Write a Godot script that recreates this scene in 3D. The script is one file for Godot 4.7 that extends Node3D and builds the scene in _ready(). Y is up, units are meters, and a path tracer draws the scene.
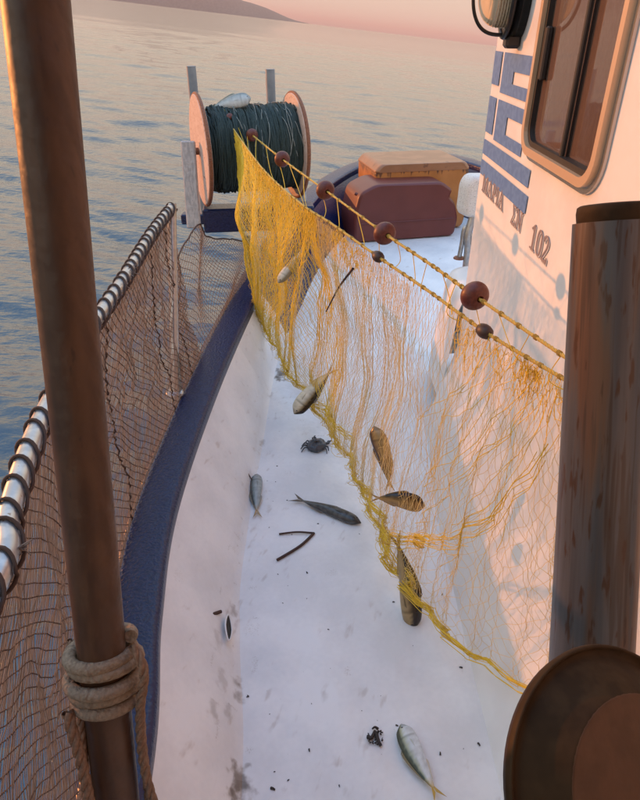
extends Node3D
# A small fishing boat at sunset, seen from the port side deck looking forward.
# Everything aboard is laid out in the boat's own frame (x to starboard, y up from the
# deck, -z to the bow, metres) and then heeled to port by HEEL about the fore-and-aft axis.

const FOCAL := 617.0            # focal length in photo pixels (640 x 800)
const PITCH := 31.3             # degrees the camera looks down
const HEEL := 5.8               # degrees the boat leans to port
const EYE := Vector3(0, 1.6, 0)
const SEA_Y := -0.95

var B := Transform3D(Basis(Vector3(0, 0, 1), deg_to_rad(HEEL)), Vector3.ZERO)
var rng := RandomNumberGenerator.new()
var M := {}
var used := {}

# ---------------------------------------------------------------- photo pixel -> boat frame
func ray(u, v) -> Vector3:
	var x: float = (u - 320.0) / FOCAL
	var y: float = (400.0 - v) / FOCAL
	var c := cos(deg_to_rad(PITCH))
	var s := sin(deg_to_rad(PITCH))
	return Vector3(x, y * c - s, -y * s - c)
func at_y(u, v, y) -> Vector3:
	var d := ray(u, v)
	return EYE + d * ((y - EYE.y) / d.y)
func at_x(u, v, x) -> Vector3:
	var d := ray(u, v)
	return EYE + d * (x / d.x)
func at_z(u, v, z) -> Vector3:
	var d := ray(u, v)
	return EYE + d * (z / d.z)
func at_d(u, v, f) -> Vector3:
	return EYE + ray(u, v) * f

# ---------------------------------------------------------------- mesh builder
class MB:
	var v := PackedVector3Array()
	var n := PackedVector3Array()
	var c := PackedColorArray()
	var t := PackedVector2Array()
	var i := PackedInt32Array()
	var col := Color(1, 1, 1)
	func vert(p: Vector3, nn: Vector3, uv := Vector2.ZERO) -> int:
		v.append(p); n.append(nn); c.append(col); t.append(uv)
		return v.size() - 1
	func quad(a: Vector3, b: Vector3, d: Vector3, e: Vector3, uvs := []) -> void:
		# a b d e run clockwise seen from the front
		var nn := (e - a).cross(b - a)
		if nn.length_squared() < 1e-18: nn = (d - a).cross(b - a)
		nn = nn.normalized()
		var k := v.size()
		var pts := [a, b, d, e]
		for q in 4:
			vert(pts[q], nn, uvs[q] if uvs.size() == 4 else Vector2.ZERO)
		i.append_array(PackedInt32Array([k, k + 1, k + 2, k, k + 2, k + 3]))
	func tri(a: Vector3, b: Vector3, d: Vector3) -> void:
		var nn := (d - a).cross(b - a).normalized()
		var k := v.size()
		vert(a, nn); vert(b, nn); vert(d, nn)
		i.append_array(PackedInt32Array([k, k + 1, k + 2]))
	func tube(p: PackedVector3Array, r: float, sides := 8, r_end := -1.0, caps := false) -> void:
		var m := p.size()
		if m < 2: return
		var base := v.size()
		var tan := (p[1] - p[0]).normalized()
		var ref := Vector3.UP if absf(tan.y) < 0.9 else Vector3.RIGHT
		var a := tan.cross(ref).normalized()
		var run := 0.0
		for k in m:
			if k > 0: run += p[k].distance_to(p[k - 1])
			tan = (p[mini(k + 1, m - 1)] - p[maxi(k - 1, 0)]).normalized()
			a = (a - tan * a.dot(tan)).normalized()
			var b := tan.cross(a)
			var rr := r if r_end < 0.0 else lerpf(r, r_end, float(k) / (m - 1))
			for s in sides + (1 if sides > 4 else 0):
				var ang := TAU * s / sides
				var d := a * cos(ang) + b * sin(ang)
				v.append(p[k] + d * rr); n.append(d); c.append(col); t.append(Vector2(float(s) / sides, run))
		var w := sides + (1 if sides > 4 else 0)
		for k in m - 1:
			for s in sides:
				var q := base + k * w + s
				var q2 := base + k * w + (s + 1) % w
				i.append(q); i.append(q + w); i.append(q2)
				i.append(q2); i.append(q + w); i.append(q2 + w)
		if caps:
			for e in 2:
				var kk := 0 if e == 0 else m - 1
				var nn := (p[0] - p[1]).normalized() if e == 0 else (p[m - 1] - p[m - 2]).normalized()
				var cc := vert(p[kk], nn)
				var f0 := v.size()
				for s in sides:
					vert(v[base + kk * w + s], nn)
				for s in sides:
					if e == 0: i.append_array(PackedInt32Array([cc, f0 + s, f0 + (s + 1) % sides]))
					else: i.append_array(PackedInt32Array([cc, f0 + (s + 1) % sides, f0 + s]))
	# rows of points -> smooth sheet; uvs optional
	func sheet(rows: Array, uvrows := [], flip := false) -> void:
		var nr := rows.size()
		var nc: int = rows[0].size()
		var base := v.size()
		for r in nr:
			for k in nc:
				var du: Vector3 = rows[r][mini(k + 1, nc - 1)] - rows[r][maxi(k - 1, 0)]
				var dv: Vector3 = rows[mini(r + 1, nr - 1)][k] - rows[maxi(r - 1, 0)][k]
				var nn := du.cross(dv)
				if nn.length_squared() < 1e-20: nn = Vector3.UP
				nn = nn.normalized() * (-1.0 if flip else 1.0)
				vert(rows[r][k], nn, uvrows[r][k] if uvrows.size() else Vector2(float(k) / (nc - 1), float(r) / (nr - 1)))
		for r in nr - 1:
			for k in nc - 1:
				var q := base + r * nc + k
				if flip: i.append_array(PackedInt32Array([q, q + 1, q + nc, q + 1, q + nc + 1, q + nc]))
				else: i.append_array(PackedInt32Array([q, q + nc, q + 1, q + 1, q + nc, q + nc + 1]))
	# profile: Vector2(radius, height along axis), smooth unless a point repeats
	func lathe(profile: Array, x: Transform3D, seg := 24) -> void:
		var base := v.size()
		var m := profile.size()
		for k in m:
			var p0: Vector2 = profile[maxi(k - 1, 0)]
			var p1: Vector2 = profile[mini(k + 1, m - 1)]
			if k > 0 and profile[k].is_equal_approx(profile[k - 1]): p0 = profile[k]
			if k < m - 1 and profile[k].is_equal_approx(profile[k + 1]): p1 = profile[k]
			var d := (p1 - p0).normalized()
			for s in seg + 1:
				var a := TAU * s / seg
				var dir := Vector3(cos(a), 0, sin(a))
				vert(x * (dir * profile[k].x + Vector3(0, profile[k].y, 0)), (x.basis * (dir * d.y - Vector3(0, d.x, 0))).normalized(), Vector2(float(s) / seg, float(k) / (m - 1)))
		for k in m - 1:
			for s in seg:
				var q := base + k * (seg + 1) + s
				i.append_array(PackedInt32Array([q, q + 1, q + seg + 1, q + 1, q + seg + 2, q + seg + 1]))
	# chamfered box
	func box(size: Vector3, x: Transform3D, bev := 0.005) -> void:
		var h := size / 2.0
		var g := h - Vector3.ONE * bev
		var ax := [Vector3.RIGHT, Vector3.UP, Vector3.BACK]
		for a in 3:
			var b := (a + 1) % 3
			var d := (a + 2) % 3
			for s in [-1.0, 1.0]:
				var o: Vector3 = ax[a] * h[a] * s
				var U: Vector3 = ax[b] * g[b]
				var W: Vector3 = ax[d] * g[d]
				_face(x, [o - U - W, o + U - W, o + U + W, o - U + W], ax[a] * s)
			for s1 in [-1.0, 1.0]:
				for s2 in [-1.0, 1.0]:
					var e1: Vector3 = ax[b] * h[b] * s1 + ax[d] * g[d] * s2
					var e2: Vector3 = ax[b] * g[b] * s1 + ax[d] * h[d] * s2
					var L: Vector3 = ax[a] * g[a]
					_face(x, [e1 - L, e1 + L, e2 + L, e2 - L], ax[b] * s1 + ax[d] * s2)
		for s1 in [-1.0, 1.0]:
			for s2 in [-1.0, 1.0]:
				for s3 in [-1.0, 1.0]:
					var sg := Vector3(s1, s2, s3)
					_face(x, [Vector3(h.x, g.y, g.z) * sg, Vector3(g.x, h.y, g.z) * sg, Vector3(g.x, g.y, h.z) * sg], sg)
	func _face(x: Transform3D, p: Array, out: Vector3) -> void:
		var nn: Vector3 = (p[2] - p[0]).cross(p[1] - p[0])
		if nn.dot(out) < 0: p.reverse()
		var wn := (x.basis * out).normalized()
		var k := v.size()
		for q in p: vert(x * q, wn)
		i.append_array(PackedInt32Array([k, k + 1, k + 2]))
		if p.size() == 4: i.append_array(PackedInt32Array([k, k + 2, k + 3]))
	func mesh() -> ArrayMesh:
		if i.size() < 150000:      # make every triangle run clockwise round its normal
			for k in range(0, i.size(), 3):
				var p := v[i[k]]
				var g := (v[i[k + 2]] - p).cross(v[i[k + 1]] - p)
				if g.dot(n[i[k]] + n[i[k + 1]] + n[i[k + 2]]) < 0.0:
					var w := i[k + 1]
					i[k + 1] = i[k + 2]
					i[k + 2] = w
		var a := []
		a.resize(Mesh.ARRAY_MAX)
		a[Mesh.ARRAY_VERTEX] = v
		a[Mesh.ARRAY_NORMAL] = n
		a[Mesh.ARRAY_COLOR] = c
		a[Mesh.ARRAY_TEX_UV] = t
		a[Mesh.ARRAY_INDEX] = i
		var m := ArrayMesh.new()
		m.add_surface_from_arrays(Mesh.PRIMITIVE_TRIANGLES, a)
		return m

# ---------------------------------------------------------------- naming and tagging
func numbered(called: String) -> String:
	if not used.has(called):
		used[called] = 0
		return called
	used[called] += 1
	return "%s_%03d" % [called, used[called]]
func tag(o: Node, label: String, category: String, group := "") -> void:
	o.set_meta("label", label)
	o.set_meta("category", category)
	if group: o.set_meta("group", group)
func thing(called: String, label: String, category: String, group := "", at := Vector3.ZERO) -> Node3D:
	var o := Node3D.new()
	o.name = numbered(called)
	add_child(o)
	o.transform = B * Transform3D(Basis(), at)
	tag(o, label, category, group)
	return o
func part(called: String, b: MB, m: Material, parent: Node3D) -> MeshInstance3D:
	var o := MeshInstance3D.new()
	o.name = called
	o.mesh = b.mesh()
	o.material_override = m
	parent.add_child(o, true)
	return o
func single(called: String, b: MB, m: Material, label: String, category: String, group := "") -> MeshInstance3D:
	var o := part(numbered(called), b, m, self)
	o.transform = B
	tag(o, label, category, group)
	return o

# ---------------------------------------------------------------- textures and materials
func lin(r, g, b) -> Color:
	return Color(r, g, b).linear_to_srgb()
func noise(freq: float, seed_: int, oct := 4) -> FastNoiseLite:
	var f := FastNoiseLite.new()
	f.seed = seed_
	f.frequency = freq
	f.noise_type = FastNoiseLite.TYPE_SIMPLEX_SMOOTH
	f.fractal_octaves = oct
	return f
func bump(freq: float, seed_: int, size := 512, strength := 4.0, oct := 4) -> ImageTexture:
	var im := noise(freq, seed_, oct).get_seamless_image(size, size)
	im.convert(Image.FORMAT_RGBA8)
	im.bump_map_to_normal_map(strength)
	im.generate_mipmaps()
	return ImageTexture.create_from_image(im)
# two colours mixed by noise, with darker specks of a third
func mottle(a: Color, b: Color, speck: Color, freq: float, seed_: int, stretch := Vector2.ONE, amount := 0.0, size := 512) -> ImageTexture:
	var n1 := noise(freq, seed_, 5).get_seamless_image(size, size)
	var n2 := noise(freq * 3.1, seed_ + 9, 4).get_seamless_image(size, size)
	var im := Image.create(size, size, false, Image.FORMAT_RGB8)
	for y in size:
		for x in size:
			var sx := int(x * stretch.x) % size
			var sy := int(y * stretch.y) % size
			var p := n1.get_pixel(sx, sy).r
			var q := n2.get_pixel(sx, sy).r
			var col := a.lerp(b, smoothstep(0.3, 0.7, p))
			if amount > 0.0: col = col.lerp(speck, smoothstep(1.0 - amount, 1.0 - amount * 0.6, q * 0.7 + p * 0.3))
			im.set_pixel(x, y, col)
	im.generate_mipmaps()
	return ImageTexture.create_from_image(im)
func mat(col: Color, rough: float, metal := 0.0, tex: Texture2D = null, nor: Texture2D = null, scale := 1.0, nstrength := 1.0) -> StandardMaterial3D:
	var m := StandardMaterial3D.new()
	m.albedo_color = Color(1, 1, 1) if tex else col
	m.roughness = rough
	m.metallic = metal
	if tex: m.albedo_texture = tex
	if nor:
		m.normal_enabled = true
		m.normal_texture = nor
		m.normal_scale = nstrength
	if tex or nor:
		m.uv1_triplanar = true
		m.uv1_scale = Vector3.ONE * scale
	return m
func uvmat(m: StandardMaterial3D, scale := Vector3.ONE) -> StandardMaterial3D:
	m.uv1_triplanar = false
	m.uv1_scale = scale
	return m

func spline(p: Array, per := 8) -> PackedVector3Array:
	var out := PackedVector3Array()
	var m := p.size()
	for k in m - 1:
		for s in per:
			out.append(cat(p[maxi(k - 1, 0)], p[k], p[k + 1], p[mini(k + 2, m - 1)], float(s) / per))
	out.append(p[m - 1])
	return out
func cat(a: Vector3, b: Vector3, c: Vector3, d: Vector3, t: float) -> Vector3:
	return 0.5 * (2.0 * b + (c - a) * t + (2.0 * a - 5.0 * b + 4.0 * c - d) * t * t + (3.0 * b - a - 3.0 * c + d) * t * t * t)
func along(p: Array, t: float) -> Vector3:
	var m := p.size()
	var x := clampf(t, 0.0, 1.0) * (m - 1)
	var k := mini(int(x), m - 2)
	return cat(p[maxi(k - 1, 0)], p[k], p[k + 1], p[mini(k + 2, m - 1)], x - k)
func jit(a: float) -> Vector3:
	return Vector3(rng.randf_range(-a, a), rng.randf_range(-a, a), rng.randf_range(-a, a))

func deck_y(z: float) -> float:
	return 0.25 * smoothstep(2.1, 4.5, -z)

# clear evening air: dusky pink at the horizon, pale peach above it, blue overhead
func sky_image() -> Image:
	var stops := [[-90.0, Color(0.10, 0.11, 0.13)], [-4.0, Color(0.28, 0.22, 0.20)], [0.0, Color(0.27, 0.20, 0.178)], [3.5, Color(0.29, 0.22, 0.186)], [11.0, Color(0.98, 0.78, 0.55)], [24.0, Color(0.98, 0.88, 0.72)], [40.0, Color(0.66, 0.80, 0.98)], [60.0, Color(0.44, 0.71, 1.14)], [90.0, Color(0.35, 0.65, 1.2)]]
	var w := 64
	var h := 512
	var im := Image.create(w, h, false, Image.FORMAT_RGBF)
	for y in h:
		var e := 90.0 - 180.0 * (y + 0.5) / h
		var c: Color = stops[0][1]
		for k in stops.size() - 1:
			if e >= stops[k][0] and e <= stops[k + 1][0]:
				c = (stops[k][1] as Color).lerp(stops[k + 1][1], smoothstep(0.0, 1.0, (e - stops[k][0]) / (stops[k + 1][0] - stops[k][0])))
		for x in w: im.set_pixel(x, y, c)
	return im

# ================================================================ build
func _ready() -> void:
	rng.seed = 20240
	# ---- camera
	var cam := Camera3D.new()
	cam.name = "camera"
	cam.fov = rad_to_deg(2.0 * atan(400.0 / FOCAL))
	cam.near = 0.02
	cam.far = 60000.0
	add_child(cam)
	cam.transform = B * Transform3D(Basis(Vector3.RIGHT, -deg_to_rad(PITCH)), EYE)
	cam.current = true
	# ---- sky: pink horizon under a pale blue evening sky
	var sm := PanoramaSkyMaterial.new()
	sm.panorama = ImageTexture.create_from_image(sky_image())
	var env := Environment.new()
	env.background_mode = Environment.BG_SKY
	env.sky = Sky.new()
	env.sky.sky_material = sm
	env.background_energy_multiplier = 1.0
	env.tonemap_mode = Environment.TONE_MAPPER_LINEAR
	env.tonemap_exposure = 1.45
	env.sdfgi_enabled = true
	env.ssao_enabled = true
	env.ssil_enabled = true
	env.fog_enabled = true
	env.fog_density = 0.00005
	env.fog_light_color = Color(0.72, 0.61, 0.57)
	var we := WorldEnvironment.new()
	we.name = "world_environment"
	we.environment = env
	add_child(we)
	# ---- sun: low, 60 degrees to port of the bow
	var az := deg_to_rad(-60.0)
	var el := deg_to_rad(7.4)
	var to_sun := B.basis * Vector3(sin(az) * cos(el), sin(el), -cos(az) * cos(el))
	var sun := DirectionalLight3D.new()
	sun.name = "sun"
	sun.light_energy = 1.12
	sun.light_color = Color(1.0, 0.61, 0.33)
	sun.light_angular_distance = 1.2
	sun.shadow_enabled = true
	add_child(sun)
	sun.basis = Basis.looking_at(-to_sun)

	make_materials()
	make_sea()
	make_island()
	make_boat()
	make_guard_rail()
	make_reel()
	make_foredeck_gear()
	make_lamp()
	make_added_awning()
	make_posts()
	make_yellow_net()
	make_fish_all()
	make_debris()

func make_materials() -> void:
	M.white = mat(Color.WHITE, 0.5, 0, mottle(lin(0.74, 0.74, 0.74), lin(0.80, 0.80, 0.79), lin(0.5, 0.45, 0.4), 0.01, 5, Vector2.ONE, 0.16), bump(0.02, 15, 512, 2.0), 0.8, 0.35)
	M.wall = mat(Color.WHITE, 0.42, 0, mottle(lin(0.76, 0.75, 0.73), lin(0.82, 0.81, 0.79), lin(0.58, 0.5, 0.42), 0.012, 6, Vector2.ONE, 0.1), bump(0.03, 16, 512, 1.5), 0.7, 0.3)
	M.navy = mat(Color.WHITE, 0.3, 0, mottle(lin(0.004, 0.011, 0.056), lin(0.008, 0.018, 0.078), lin(0.12, 0.13, 0.17), 0.03, 7, Vector2.ONE, 0.19), bump(0.05, 17, 512, 5.0, 5), 3.0, 0.7)
	M.galv = mat(Color.WHITE, 0.3, 0.75, mottle(lin(0.38, 0.40, 0.43), lin(0.5, 0.52, 0.54), lin(0.18, 0.11, 0.07), 0.02, 8, Vector2.ONE, 0.26), null, 3.0)
	M.greywood = mat(Color.WHITE, 0.7, 0, mottle(lin(0.36, 0.37, 0.38), lin(0.5, 0.5, 0.5), lin(0.1, 0.09, 0.08), 0.015, 18, Vector2(4, 1), 0.25), bump(0.03, 19, 512, 4.0), 2.0, 0.5)
	M.pvc = mat(Color.WHITE, 0.45, 0, mottle(lin(0.20, 0.235, 0.265), lin(0.25, 0.285, 0.31), lin(0.2, 0.2, 0.2), 0.01, 20, Vector2(1, 1), 0.12), null, 2.0)
	M.black = mat(lin(0.012, 0.012, 0.013), 0.38, 0, null, bump(0.05, 21, 256, 2.0), 6.0, 0.4)
	M.rubber = mat(lin(0.015, 0.014, 0.013), 0.6)
	M.twine = mat(lin(0.22, 0.16, 0.12), 0.8)
	M.twine_dark = mat(lin(0.07, 0.042, 0.03), 0.85)
	M.gold = mat(lin(0.66, 0.46, 0.29), 0.35, 0.3)
	M.chrome = mat(lin(0.5, 0.5, 0.5), 0.25, 0.85)
	var gl := StandardMaterial3D.new()
	gl.transparency = BaseMaterial3D.TRANSPARENCY_ALPHA
	gl.albedo_color = Color(0.66, 0.54, 0.47, 0.34)
	gl.roughness = 0.03
	gl.metallic_specular = 0.9
	M.glass = gl
	M.wood = mat(Color.WHITE, 0.5, 0, mottle(lin(0.30, 0.18, 0.11), lin(0.40, 0.25, 0.16), lin(0.16, 0.09, 0.06), 0.012, 23, Vector2(6, 1), 0.2), null, 1.5)
	M.blue = mat(Color.WHITE, 0.5, 0, mottle(lin(0.085, 0.20, 0.44), lin(0.12, 0.25, 0.50), lin(0.5, 0.5, 0.5), 0.02, 24, Vector2.ONE, 0.2), null, 3.0)
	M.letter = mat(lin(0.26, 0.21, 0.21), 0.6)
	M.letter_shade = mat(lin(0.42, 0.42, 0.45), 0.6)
	M.pole = mat(Color.WHITE, 0.5, 0.0, mottle(lin(0.045, 0.021, 0.010), lin(0.075, 0.037, 0.018), lin(0.022, 0.013, 0.009), 0.012, 25, Vector2(5, 1), 0.25), bump(0.03, 26, 512, 3.0), 1.4, 0.5)
	M.rope = mat(Color.WHITE, 0.85, 0, mottle(lin(0.17, 0.135, 0.10), lin(0.25, 0.205, 0.155), lin(0.07, 0.05, 0.04), 0.04, 27, Vector2.ONE, 0.25), bump(0.06, 28, 256, 6.0), 8.0, 1.0)
	M.rope_dark = mat(Color.WHITE, 0.85, 0, mottle(lin(0.14, 0.09, 0.06), lin(0.24, 0.16, 0.11), lin(0.04, 0.03, 0.02), 0.04, 29, Vector2.ONE, 0.25), null, 8.0)
	M.yellow = mat(lin(0.84, 0.57, 0.04), 0.6)
	M.yellow.backlight = Color(0.45, 0.32, 0.05)
	M.straw = mat(lin(0.80, 0.58, 0.20), 0.6)
	M.straw.backlight = Color(0.35, 0.24, 0.07)
	M.pale = mat(lin(0.84, 0.70, 0.40), 0.5)
	M.pale.backlight = Color(0.3, 0.22, 0.1)
	M.yrope = mat(Color.WHITE, 0.75, 0, mottle(lin(0.46, 0.30, 0.05), lin(0.58, 0.42, 0.10), lin(0.16, 0.13, 0.04), 0.05, 30, Vector2.ONE, 0.3), null, 10.0)
	M.floatred = mat(Color.WHITE, 0.45, 0, mottle(lin(0.095, 0.021, 0.014), lin(0.135, 0.033, 0.021), lin(0.2, 0.12, 0.1), 0.03, 31, Vector2.ONE, 0.22), bump(0.05, 32, 256, 2.0), 7.0, 0.5)
	M.bead = mat(lin(0.05, 0.03, 0.025), 0.5)
	M.greennet = mat(Color.WHITE, 0.8, 0, mottle(lin(0.015, 0.032, 0.032), lin(0.03, 0.055, 0.052), lin(0.07, 0.10, 0.09), 0.05, 33, Vector2.ONE, 0.25), null, 5.0)
	M.olivenet = mat(lin(0.035, 0.03, 0.015), 0.85)
	M.thread = mat(lin(0.25, 0.28, 0.26), 0.7)
	M.flange = mat(Color.WHITE, 0.6, 0, mottle(lin(0.56, 0.42, 0.36), lin(0.64, 0.5, 0.43), lin(0.25, 0.12, 0.07), 0.012, 34, Vector2.ONE, 0.34), null, 2.0)
	M.rustrim = mat(Color.WHITE, 0.7, 0.1, mottle(lin(0.16, 0.065, 0.035), lin(0.3, 0.13, 0.07), lin(0.05, 0.03, 0.02), 0.04, 35, Vector2.ONE, 0.25), null, 5.0)
	M.steel_rust = mat(Color.WHITE, 0.4, 0.3, steel_texture())
	M.steel_rust = uvmat(M.steel_rust, Vector3(1, 1, 1))
	M.iron = mat(Color.WHITE, 0.62, 0.1, mottle(lin(0.030, 0.019, 0.010), lin(0.046, 0.029, 0.015), lin(0.07, 0.034, 0.016), 0.015, 36, Vector2.ONE, 0.2), bump(0.02, 37, 512, 2.0), 4.0, 0.4)
	M.iron.metallic_specular = 0.25
	M.primer = mat(Color.WHITE, 0.65, 0.0, mottle(lin(0.062, 0.028, 0.012), lin(0.085, 0.039, 0.018), lin(0.06, 0.035, 0.02), 0.015, 38, Vector2.ONE, 0.15), bump(0.02, 39, 512, 2.0), 4.0, 0.4)
	M.redplastic = mat(Color.WHITE, 0.42, 0, mottle(lin(0.125, 0.027, 0.02), lin(0.145, 0.033, 0.025), lin(0.16, 0.06, 0.05), 0.006, 40, Vector2.ONE, 0.08), bump(0.02, 41, 256, 1.0), 1.0, 0.2)
	M.vc = StandardMaterial3D.new()
	M.vc.vertex_color_use_as_albedo = true
	M.vc.roughness = 0.24
	M.eye = mat(lin(0.01, 0.01, 0.012), 0.1)
	M.speck = mat(lin(0.03, 0.022, 0.02), 0.7)
	M.twig = mat(lin(0.06, 0.03, 0.022), 0.75)

# brown rust running down blue-grey steel: streaks along v
func steel_texture() -> ImageTexture:
	var w := 512
	var h := 512
	var n1 := noise(0.02, 61, 4)
	var n2 := noise(0.05, 62, 4)
	var im := Image.create(w, h, false, Image.FORMAT_RGB8)
	for y in h:
		for x in w:
			var a := TAU * x / w
			var s := n1.get_noise_3d(cos(a) * 42.0, sin(a) * 42.0, y * 0.16)
			var f := n2.get_noise_3d(cos(a) * 70.0, sin(a) * 70.0, y * 0.10)
			var g := n2.get_noise_3d(cos(a) * 80.0 + 300.0, sin(a) * 80.0, y * 0.55)
			var col := lin(0.07, 0.076, 0.086).lerp(lin(0.115, 0.122, 0.135), clampf(0.5 + f, 0, 1))
			col = col.lerp(lin(0.15, 0.068, 0.032), smoothstep(-0.15, 0.4, s + 0.3 * f) * 0.75)
			col = col.lerp(lin(0.045, 0.034, 0.028), smoothstep(0.12, 0.42, f) * 0.6)
			col = col.lerp(lin(0.06, 0.03, 0.018), smoothstep(0.25, 0.5, g) * 0.8)
			im.set_pixel(x, y, col)
	im.generate_mipmaps()
	return ImageTexture.create_from_image(im)

# ---------------------------------------------------------------- setting
func make_sea() -> void:
	var waves := []
	var r2 := RandomNumberGenerator.new()
	r2.seed = 77
	for k in 26:
		var L := 0.16 * pow(1.125, k)            # 0.16 m .. 3.0 m
		var d := deg_to_rad(90.0 + r2.randf_range(-32, 32))
		waves.append([cos(d) * TAU / L, sin(d) * TAU / L, 0.0095 * L * (1.0 - 0.02 * k) * r2.randf_range(0.6, 1.3), r2.randf() * TAU, L])
	var b := MB.new()
	var a0 := -1.05
	var a1 := 1.0
	var step := 0.0068
	var nc := int((a1 - a0) / step) + 1
	var r := 1.2
	var rows := 0
	var ratio := 1.0072
	while r < 60000.0:
		var g := r * 0.0072
		var act := []
		for w in waves:
			var fade := smoothstep(2.2, 5.0, w[4] / g)
			if fade > 0.0: act.append([w[0], w[1], w[2] * fade, w[3]])
		for k in nc:
			var a := a0 + k * step
			var x := sin(a) * r
			var z := -cos(a) * r
			var y := 0.0
			var sx := 0.0
			var sz := 0.0
			for w in act:
				var ph: float = w[0] * x + w[1] * z + w[3]
				var cs := cos(ph) * float(w[2])
				y += sin(ph) * float(w[2])
				sx += cs * w[0]
				sz += cs * w[1]
			b.v.append(Vector3(x, SEA_Y + y, z))
			b.n.append(Vector3(-sx, 1, -sz).normalized())
			b.c.append(Color.WHITE)
			b.t.append(Vector2(x, z))
		rows += 1
		r *= ratio if r < 250.0 else 1.25
	for q in rows - 1:
		for k in nc - 1:
			var s := q * nc + k
			b.i.append_array(PackedInt32Array([s, s + nc, s + 1, s + 1, s + nc, s + nc + 1]))
	# the rest of the sea, beside and behind the boat
	var prev := []
	for q in 14:
		var rr := 1.2 * pow(60000.0 / 1.2, q / 13.0)
		var row := []
		for k in 41:
			var a := a1 + (TAU - (a1 - a0)) * k / 40.0
			row.append(Vector3(sin(a) * rr, SEA_Y - 0.004, -cos(a) * rr))
		if q > 0:
			for k in 40: b.quad(prev[k], row[k], row[k + 1], prev[k + 1])
		prev = row
	var m := StandardMaterial3D.new()
	m.albedo_color = lin(0.026, 0.046, 0.062)
	m.roughness = 0.05
	m.metallic_specular = 0.7
	m.normal_enabled = true
	m.normal_texture = bump(0.022, 91, 1024, 7.0, 4)
	m.normal_scale = 0.55
	m.uv1_scale = Vector3(0.21, 0.42, 1)
	var o := part("sea", b, m, self)
	o.set_meta("kind", "structure")
	o.set_meta("label", "calm rippled sea reflecting the pink evening sky")

func make_island() -> void:
	var b := MB.new()
	var n := noise(0.35, 5, 4)
	var D := 9000.0
	var rows := []
	for q in 5:
		var row := []
		for k in 61:
			var t := k / 60.0
			var a := lerpf(-0.62, -0.015, t)
			var prof := 150.0 * exp(-pow((t - 0.30) / 0.16, 2)) + 330.0 * exp(-pow((t - 0.67) / 0.10, 2)) + 210.0 * exp(-pow((t - 0.79) / 0.09, 2)) + 70.0 * exp(-pow((t - 0.9) / 0.06, 2)) + 120.0 * exp(-pow((t - 0.5) / 0.14, 2))
			prof += 22.0 * n.get_noise_1d(t * 40.0) * smoothstep(0.0, 0.2, t) * smoothstep(1.0, 0.85, t)
			var rise: float = [0.0, 0.4, 0.8, 1.0, 0.0][q]
			var dd: float = D + [0.0, 250.0, 600.0, 900.0, 2000.0][q]
			row.append(Vector3(sin(a) * dd, SEA_Y - 2.0 + maxf(prof, 0.0) * rise + 10.0 * n.get_noise_2d(t * 90.0, q * 7.0) * (1.0 if q in [1, 2] else 0.0), -cos(a) * dd))
		rows.append(row)
	b.sheet(rows, [], true)
	var o := part("island_hill", b, mat(Color.WHITE, 0.95, 0, mottle(lin(0.09, 0.085, 0.07), lin(0.15, 0.13, 0.1), lin(0.05, 0.06, 0.04), 0.02, 44, Vector2.ONE, 0.3), null, 0.002), self)
	o.set_meta("kind", "structure")
	o.set_meta("label", "hazy island hill on the horizon")

# ---------------------------------------------------------------- the boat
var G_IN := []       # inner edge of the gunwale cap
var G_CR := []       # foot of the bulwark on the deck
func bulwark_pts() -> void:
	G_IN = [Vector3(-0.29, 0.30, 0.9), Vector3(-0.325, 0.30, 0.0), at_y(150, 760, 0.30), at_y(160, 610, 0.305), at_y(177, 500, 0.315), at_y(215, 390, 0.34), at_y(250, 310, 0.38),
		Vector3(-0.24, 0.45, -3.55), Vector3(-0.05, 0.53, -4.4), Vector3(0.14, 0.57, -5.0), Vector3(0.42, 0.61, -5.45), Vector3(0.86, 0.64, -5.7),
		Vector3(1.28, 0.62, -5.3), Vector3(1.72, 0.54, -4.2), Vector3(1.98, 0.45, -2.8), Vector3(2.06, 0.35, -1.0), Vector3(2.0, 0.3, 0.9)]
	G_CR = [Vector3(-0.17, 0, 0.9), Vector3(-0.19, 0, 0), at_y(237, 790, 0), at_y(236, 640, 0), at_y(240, 560, 0), at_y(262, 435, 0), Vector3(-0.235, 0, -2.95),
		Vector3(-0.11, 0, -3.55), Vector3(0.08, 0, -4.3), Vector3(0.27, 0, -4.85), Vector3(0.5, 0, -5.2), Vector3(0.86, 0, -5.4),
		Vector3(1.2, 0, -5.1), Vector3(1.6, 0, -4.1), Vector3(1.86, 0, -2.8), Vector3(1.95, 0, -1.0), Vector3(1.9, 0, 0.9)]
	for k in G_CR.size(): G_CR[k].y = deck_y(G_CR[k].z)
func gun_out(t: float) -> Vector3:           # plan normal of the gunwale, outboard
	var d := along(G_IN, t + 0.004) - along(G_IN, t - 0.004)
	d.y = 0
	return d.normalized().cross(Vector3.UP) * -1.0

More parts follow.
